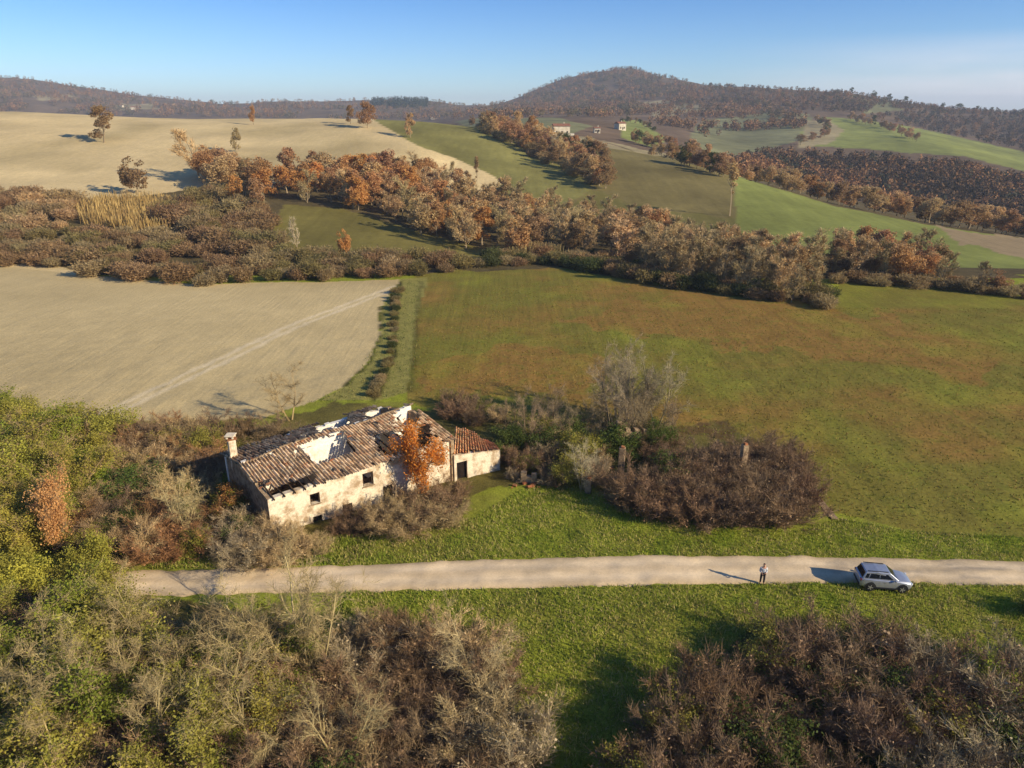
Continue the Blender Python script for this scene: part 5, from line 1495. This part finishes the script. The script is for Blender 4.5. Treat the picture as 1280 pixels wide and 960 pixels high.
thicket('shrub', [(640, 600), (700, 612), (780, 632), (800, 612), (720, 596), (650, 585)], 9, 2.2, (1.2, 2.0), [NTAN, NBROWN, NGREY], 'along the grass edge of the overgrown yard', 'shrubs at the grass edge of the yard', 'bare_shrub', 'shrub', wide=1.3, avoid=((735, 622, 14), (776, 604, 14)))
# along the farmhouse front
FH = [(424, 666), (470, 668), (550, 662), (580, 644), (574, 630), (545, 626), (500, 644), (440, 654)]
thicket('shrub', FH, 15, 1.5, (1.6, 2.7), [NBROWN, NTAN, NRUST, NBROWN], 'against the front wall of the farmhouse', 'shrubs along the farmhouse front', 'bare_shrub', 'shrub', wide=1.3)
plant('amber', G(526, 622), 6.6, vary(lin(212, 136, 52), 0.02, 0.02), 'amber_tree', 'slender bright orange-leaved tree in front of the farmhouse wall', 'tree', None, wide=0.72)
plant('shrub', G(352, 700), 2.4, vary(NTAN), 'bare_shrub', 'tan leafless shrub at the near left corner of the farmhouse', 'shrub', None, wide=1.4)
plant('shrub', G(312, 706), 2.2, vary(NGREY), 'bare_shrub', 'greyish leafless shrub on the road bank below the farmhouse', 'shrub', None, wide=1.4)
thicket('neartree', [(345, 535), (360, 525), (375, 525), (370, 540)], 1, 2, (6, 6.5), [NTAN], 'standing behind the farmhouse roof against the field', None, 'bare_tree', 'tree')
thicket('shrub', [(560, 505), (610, 520), (640, 530), (600, 535), (560, 522)], 7, 1.9, (1.4, 2.4), [NBROWN, NTAN, NPURP], 'behind the shed at the meadow edge', 'shrubs behind the shed', 'bare_shrub', 'shrub', wide=1.3)
# overgrown yard right of the shed
YD = [(630, 560), (700, 545), (800, 545), (850, 560), (860, 610), (780, 625), (700, 606), (640, 600)]
thicket('shrub', YD, 28, 2.0, (1.6, 2.8), [NBROWN, NGREY, NTAN, NPURP], 'in the overgrown yard right of the farmhouse', 'shrubs in the overgrown yard', 'bare_shrub', 'shrub', wide=1.25, avoid=((790, 580, 24), (776, 604, 20), (735, 622, 16)))
thicket('leafy', YD, 14, 2.6, (1.4, 2.8), [NDK, NDK, NOLIVE], 'in the overgrown yard right of the farmhouse', 'bushes in the overgrown yard', 'leafy_bush', 'bush', avoid=((790, 582, 28), (776, 604, 22), (735, 622, 18)))
thicket('neartree', [(630, 548), (700, 535), (780, 532), (850, 540), (830, 556), (640, 560)], 11, 2.6, (4.5, 7), [NGREY], 'in the row of grey saplings behind the yard', 'grey saplings behind the yard', 'bare_tree', 'tree', bark=lin(140, 120, 88), wide=0.7)
plant('neartree', G(727, 612), 5.2, vary(NGREY), 'bare_tree', 'small whitish leafless tree in front of the yard ruins', 'tree', None, bark=lin(176, 160, 122), wide=0.8)
thicket('neartree', [(740, 520), (800, 522), (830, 540), (760, 545)], 5, 2.2, (8, 9.5), [NGREY], 'in the tall grey clump behind the yard', 'tall grey bare trees behind the yard', 'bare_tree', 'tree', bark=lin(150, 132, 102), wide=0.9)
TH = [(770, 622), (800, 630), (850, 610), (900, 590), (960, 590), (1005, 618), (1012, 645), (960, 660), (880, 655), (800, 645)]
thicket('shrub', TH, 52, 1.5, (2.4, 3.5), [NPURP, NPURP, NBROWN], 'in the round dense thicket at the right end of the yard', 'shrubs in the round thicket', 'bare_shrub', 'shrub', wide=1.2)
thicket('shrub', [(840, 600), (900, 575), (960, 572), (1000, 590), (960, 600), (860, 610)], 16, 2.0, (2.2, 3.2), [NPURP, NBROWN], 'at the meadow side of the round thicket', 'shrubs on the meadow side of the thicket', 'bare_shrub', 'shrub', wide=1.2)
plant('leafy', G(1296, 768), 1.6, vary(NDK), 'leafy_bush', 'small dark bush on the verge right of the parked car', 'bush', None)

# ------------------------------------------------------------------ grass
GR = [lin(128, 144, 46), lin(154, 160, 64), lin(188, 176, 96), lin(130, 140, 50), lin(184, 166, 106), lin(140, 148, 56)]
blades('grass', [(370, 692), (470, 676), (590, 650), (650, 612), (720, 606), (800, 640), (880, 662), (1000, 664), (1046, 648), (1140, 664), (1290, 672), (1290, 702), (1140, 699), (1000, 696), (800, 695), (640, 699), (560, 702), (430, 708)], 26000, 0.21, 0.05, GR, dict(label='bright green verge grass between the road and the yard', cat='grass'), 0, 0.45)
blades('grass', [(400, 741), (640, 736), (800, 732), (950, 730), (1060, 728), (1140, 729), (1290, 732), (1290, 860), (1190, 830), (1120, 790), (940, 790), (880, 840), (810, 930), (790, 1000), (650, 1000), (640, 850), (600, 800), (430, 800)], 40000, 0.21, 0.05, GR, dict(label='long green grass on the bank below the road', cat='grass'), 0, 0.5)
blades('grass', [(180, 690), (380, 676), (470, 668), (470, 690), (430, 706), (300, 709), (190, 712)], 8000, 0.27, 0.06, GR, dict(label='grass strip along the left part of the road', cat='grass'), 0, 0.45)
MG = [lin(128, 120, 52), lin(148, 126, 66), lin(138, 114, 58), lin(118, 118, 46)]
blades('grass', [(520, 500), (516, 440), (524, 380), (700, 345), (900, 385), (1290, 385), (1290, 668), (1140, 660), (1044, 644), (1010, 596), (960, 560), (840, 540), (640, 528)], 22000, 0.16, 0.12, MG, dict(label='short rough grass tufts over the meadow', cat='grass'), 0, 0.7, 150)
blades('grass', [(380, 505), (470, 500), (516, 490), (526, 360), (508, 350), (484, 372), (474, 420), (440, 478)], 1600, 0.25, 0.08, [lin(122, 126, 62), lin(150, 140, 84), lin(92, 104, 44)], dict(label='grass of the field track beside the ploughed soil', cat='grass'), 0, 0.5)

for i in range(22):
    t = (i + random.random()) / 22
    px = np.interp(t, [0, .2, .4, .6, .8, 1], [497, 494, 493, 492, 480, 464]); py = np.interp(t, [0, .2, .4, .6, .8, 1], [362, 380, 402, 434, 470, 500])
    c = random.choice([OLIVE, OLIVE, DKGREEN, GREYB])
    plant('scrub', G(px + random.uniform(-2, 2), py), random.uniform(0.6, 1.3), vary(c), 'ditch_bush', '%s low bush in the ditch line of the grass track' % TONE[c], 'bush', 'bushes in the ditch of the grass track', wide=1.3)
# ------------------------------------------------------------------ air
HAZE = 0.00013
if HAZE:
    m = bpy.data.materials.new('haze'); m.use_nodes = True; nt = m.node_tree
    nt.nodes.remove(nt.nodes['Principled BSDF'])
    pv = N(nt, 'ShaderNodeVolumePrincipled'); pv.inputs['Color'].default_value = (0.72, 0.82, 0.95, 1); pv.inputs['Density'].default_value = HAZE
    nt.links.new(pv.outputs[0], nt.nodes['Material Output'].inputs['Volume'])
    m_ = MB(); zb_ = float(TZ.min()) - 1.0; zt_ = float(TZ.max()) + 40
    m_.box((0, 4700, (zb_ + zt_) / 2), (30000, 10200, zt_ - zb_))
    hz = m_.build('haze', m); tag(hz, 'thin blue haze of the valley air', 'haze', None, 'stuff')
for kd, px, py, h, lb in (
    ('neartree', 290, 905, 7.0, 'bare tree with spreading tan limbs above the brown scrub at the bottom left'),
    ('neartree', 60, 905, 7.2, 'bare tree with long pale limbs over green leaves at the far left'),
    ('neartree', 430, 960, 6.0, 'bare pale tree at the left rim of the middle thicket'),
    ('neartree', 180, 830, 6.4, 'bare pale tree beside the road in the left wood')):
    plant(kd, G(px, py), h, vary(NOLIVE), 'bare_tree', lb, 'tree', None, bark=PALEB, extra={'twigs': lin(150, 130, 88)})
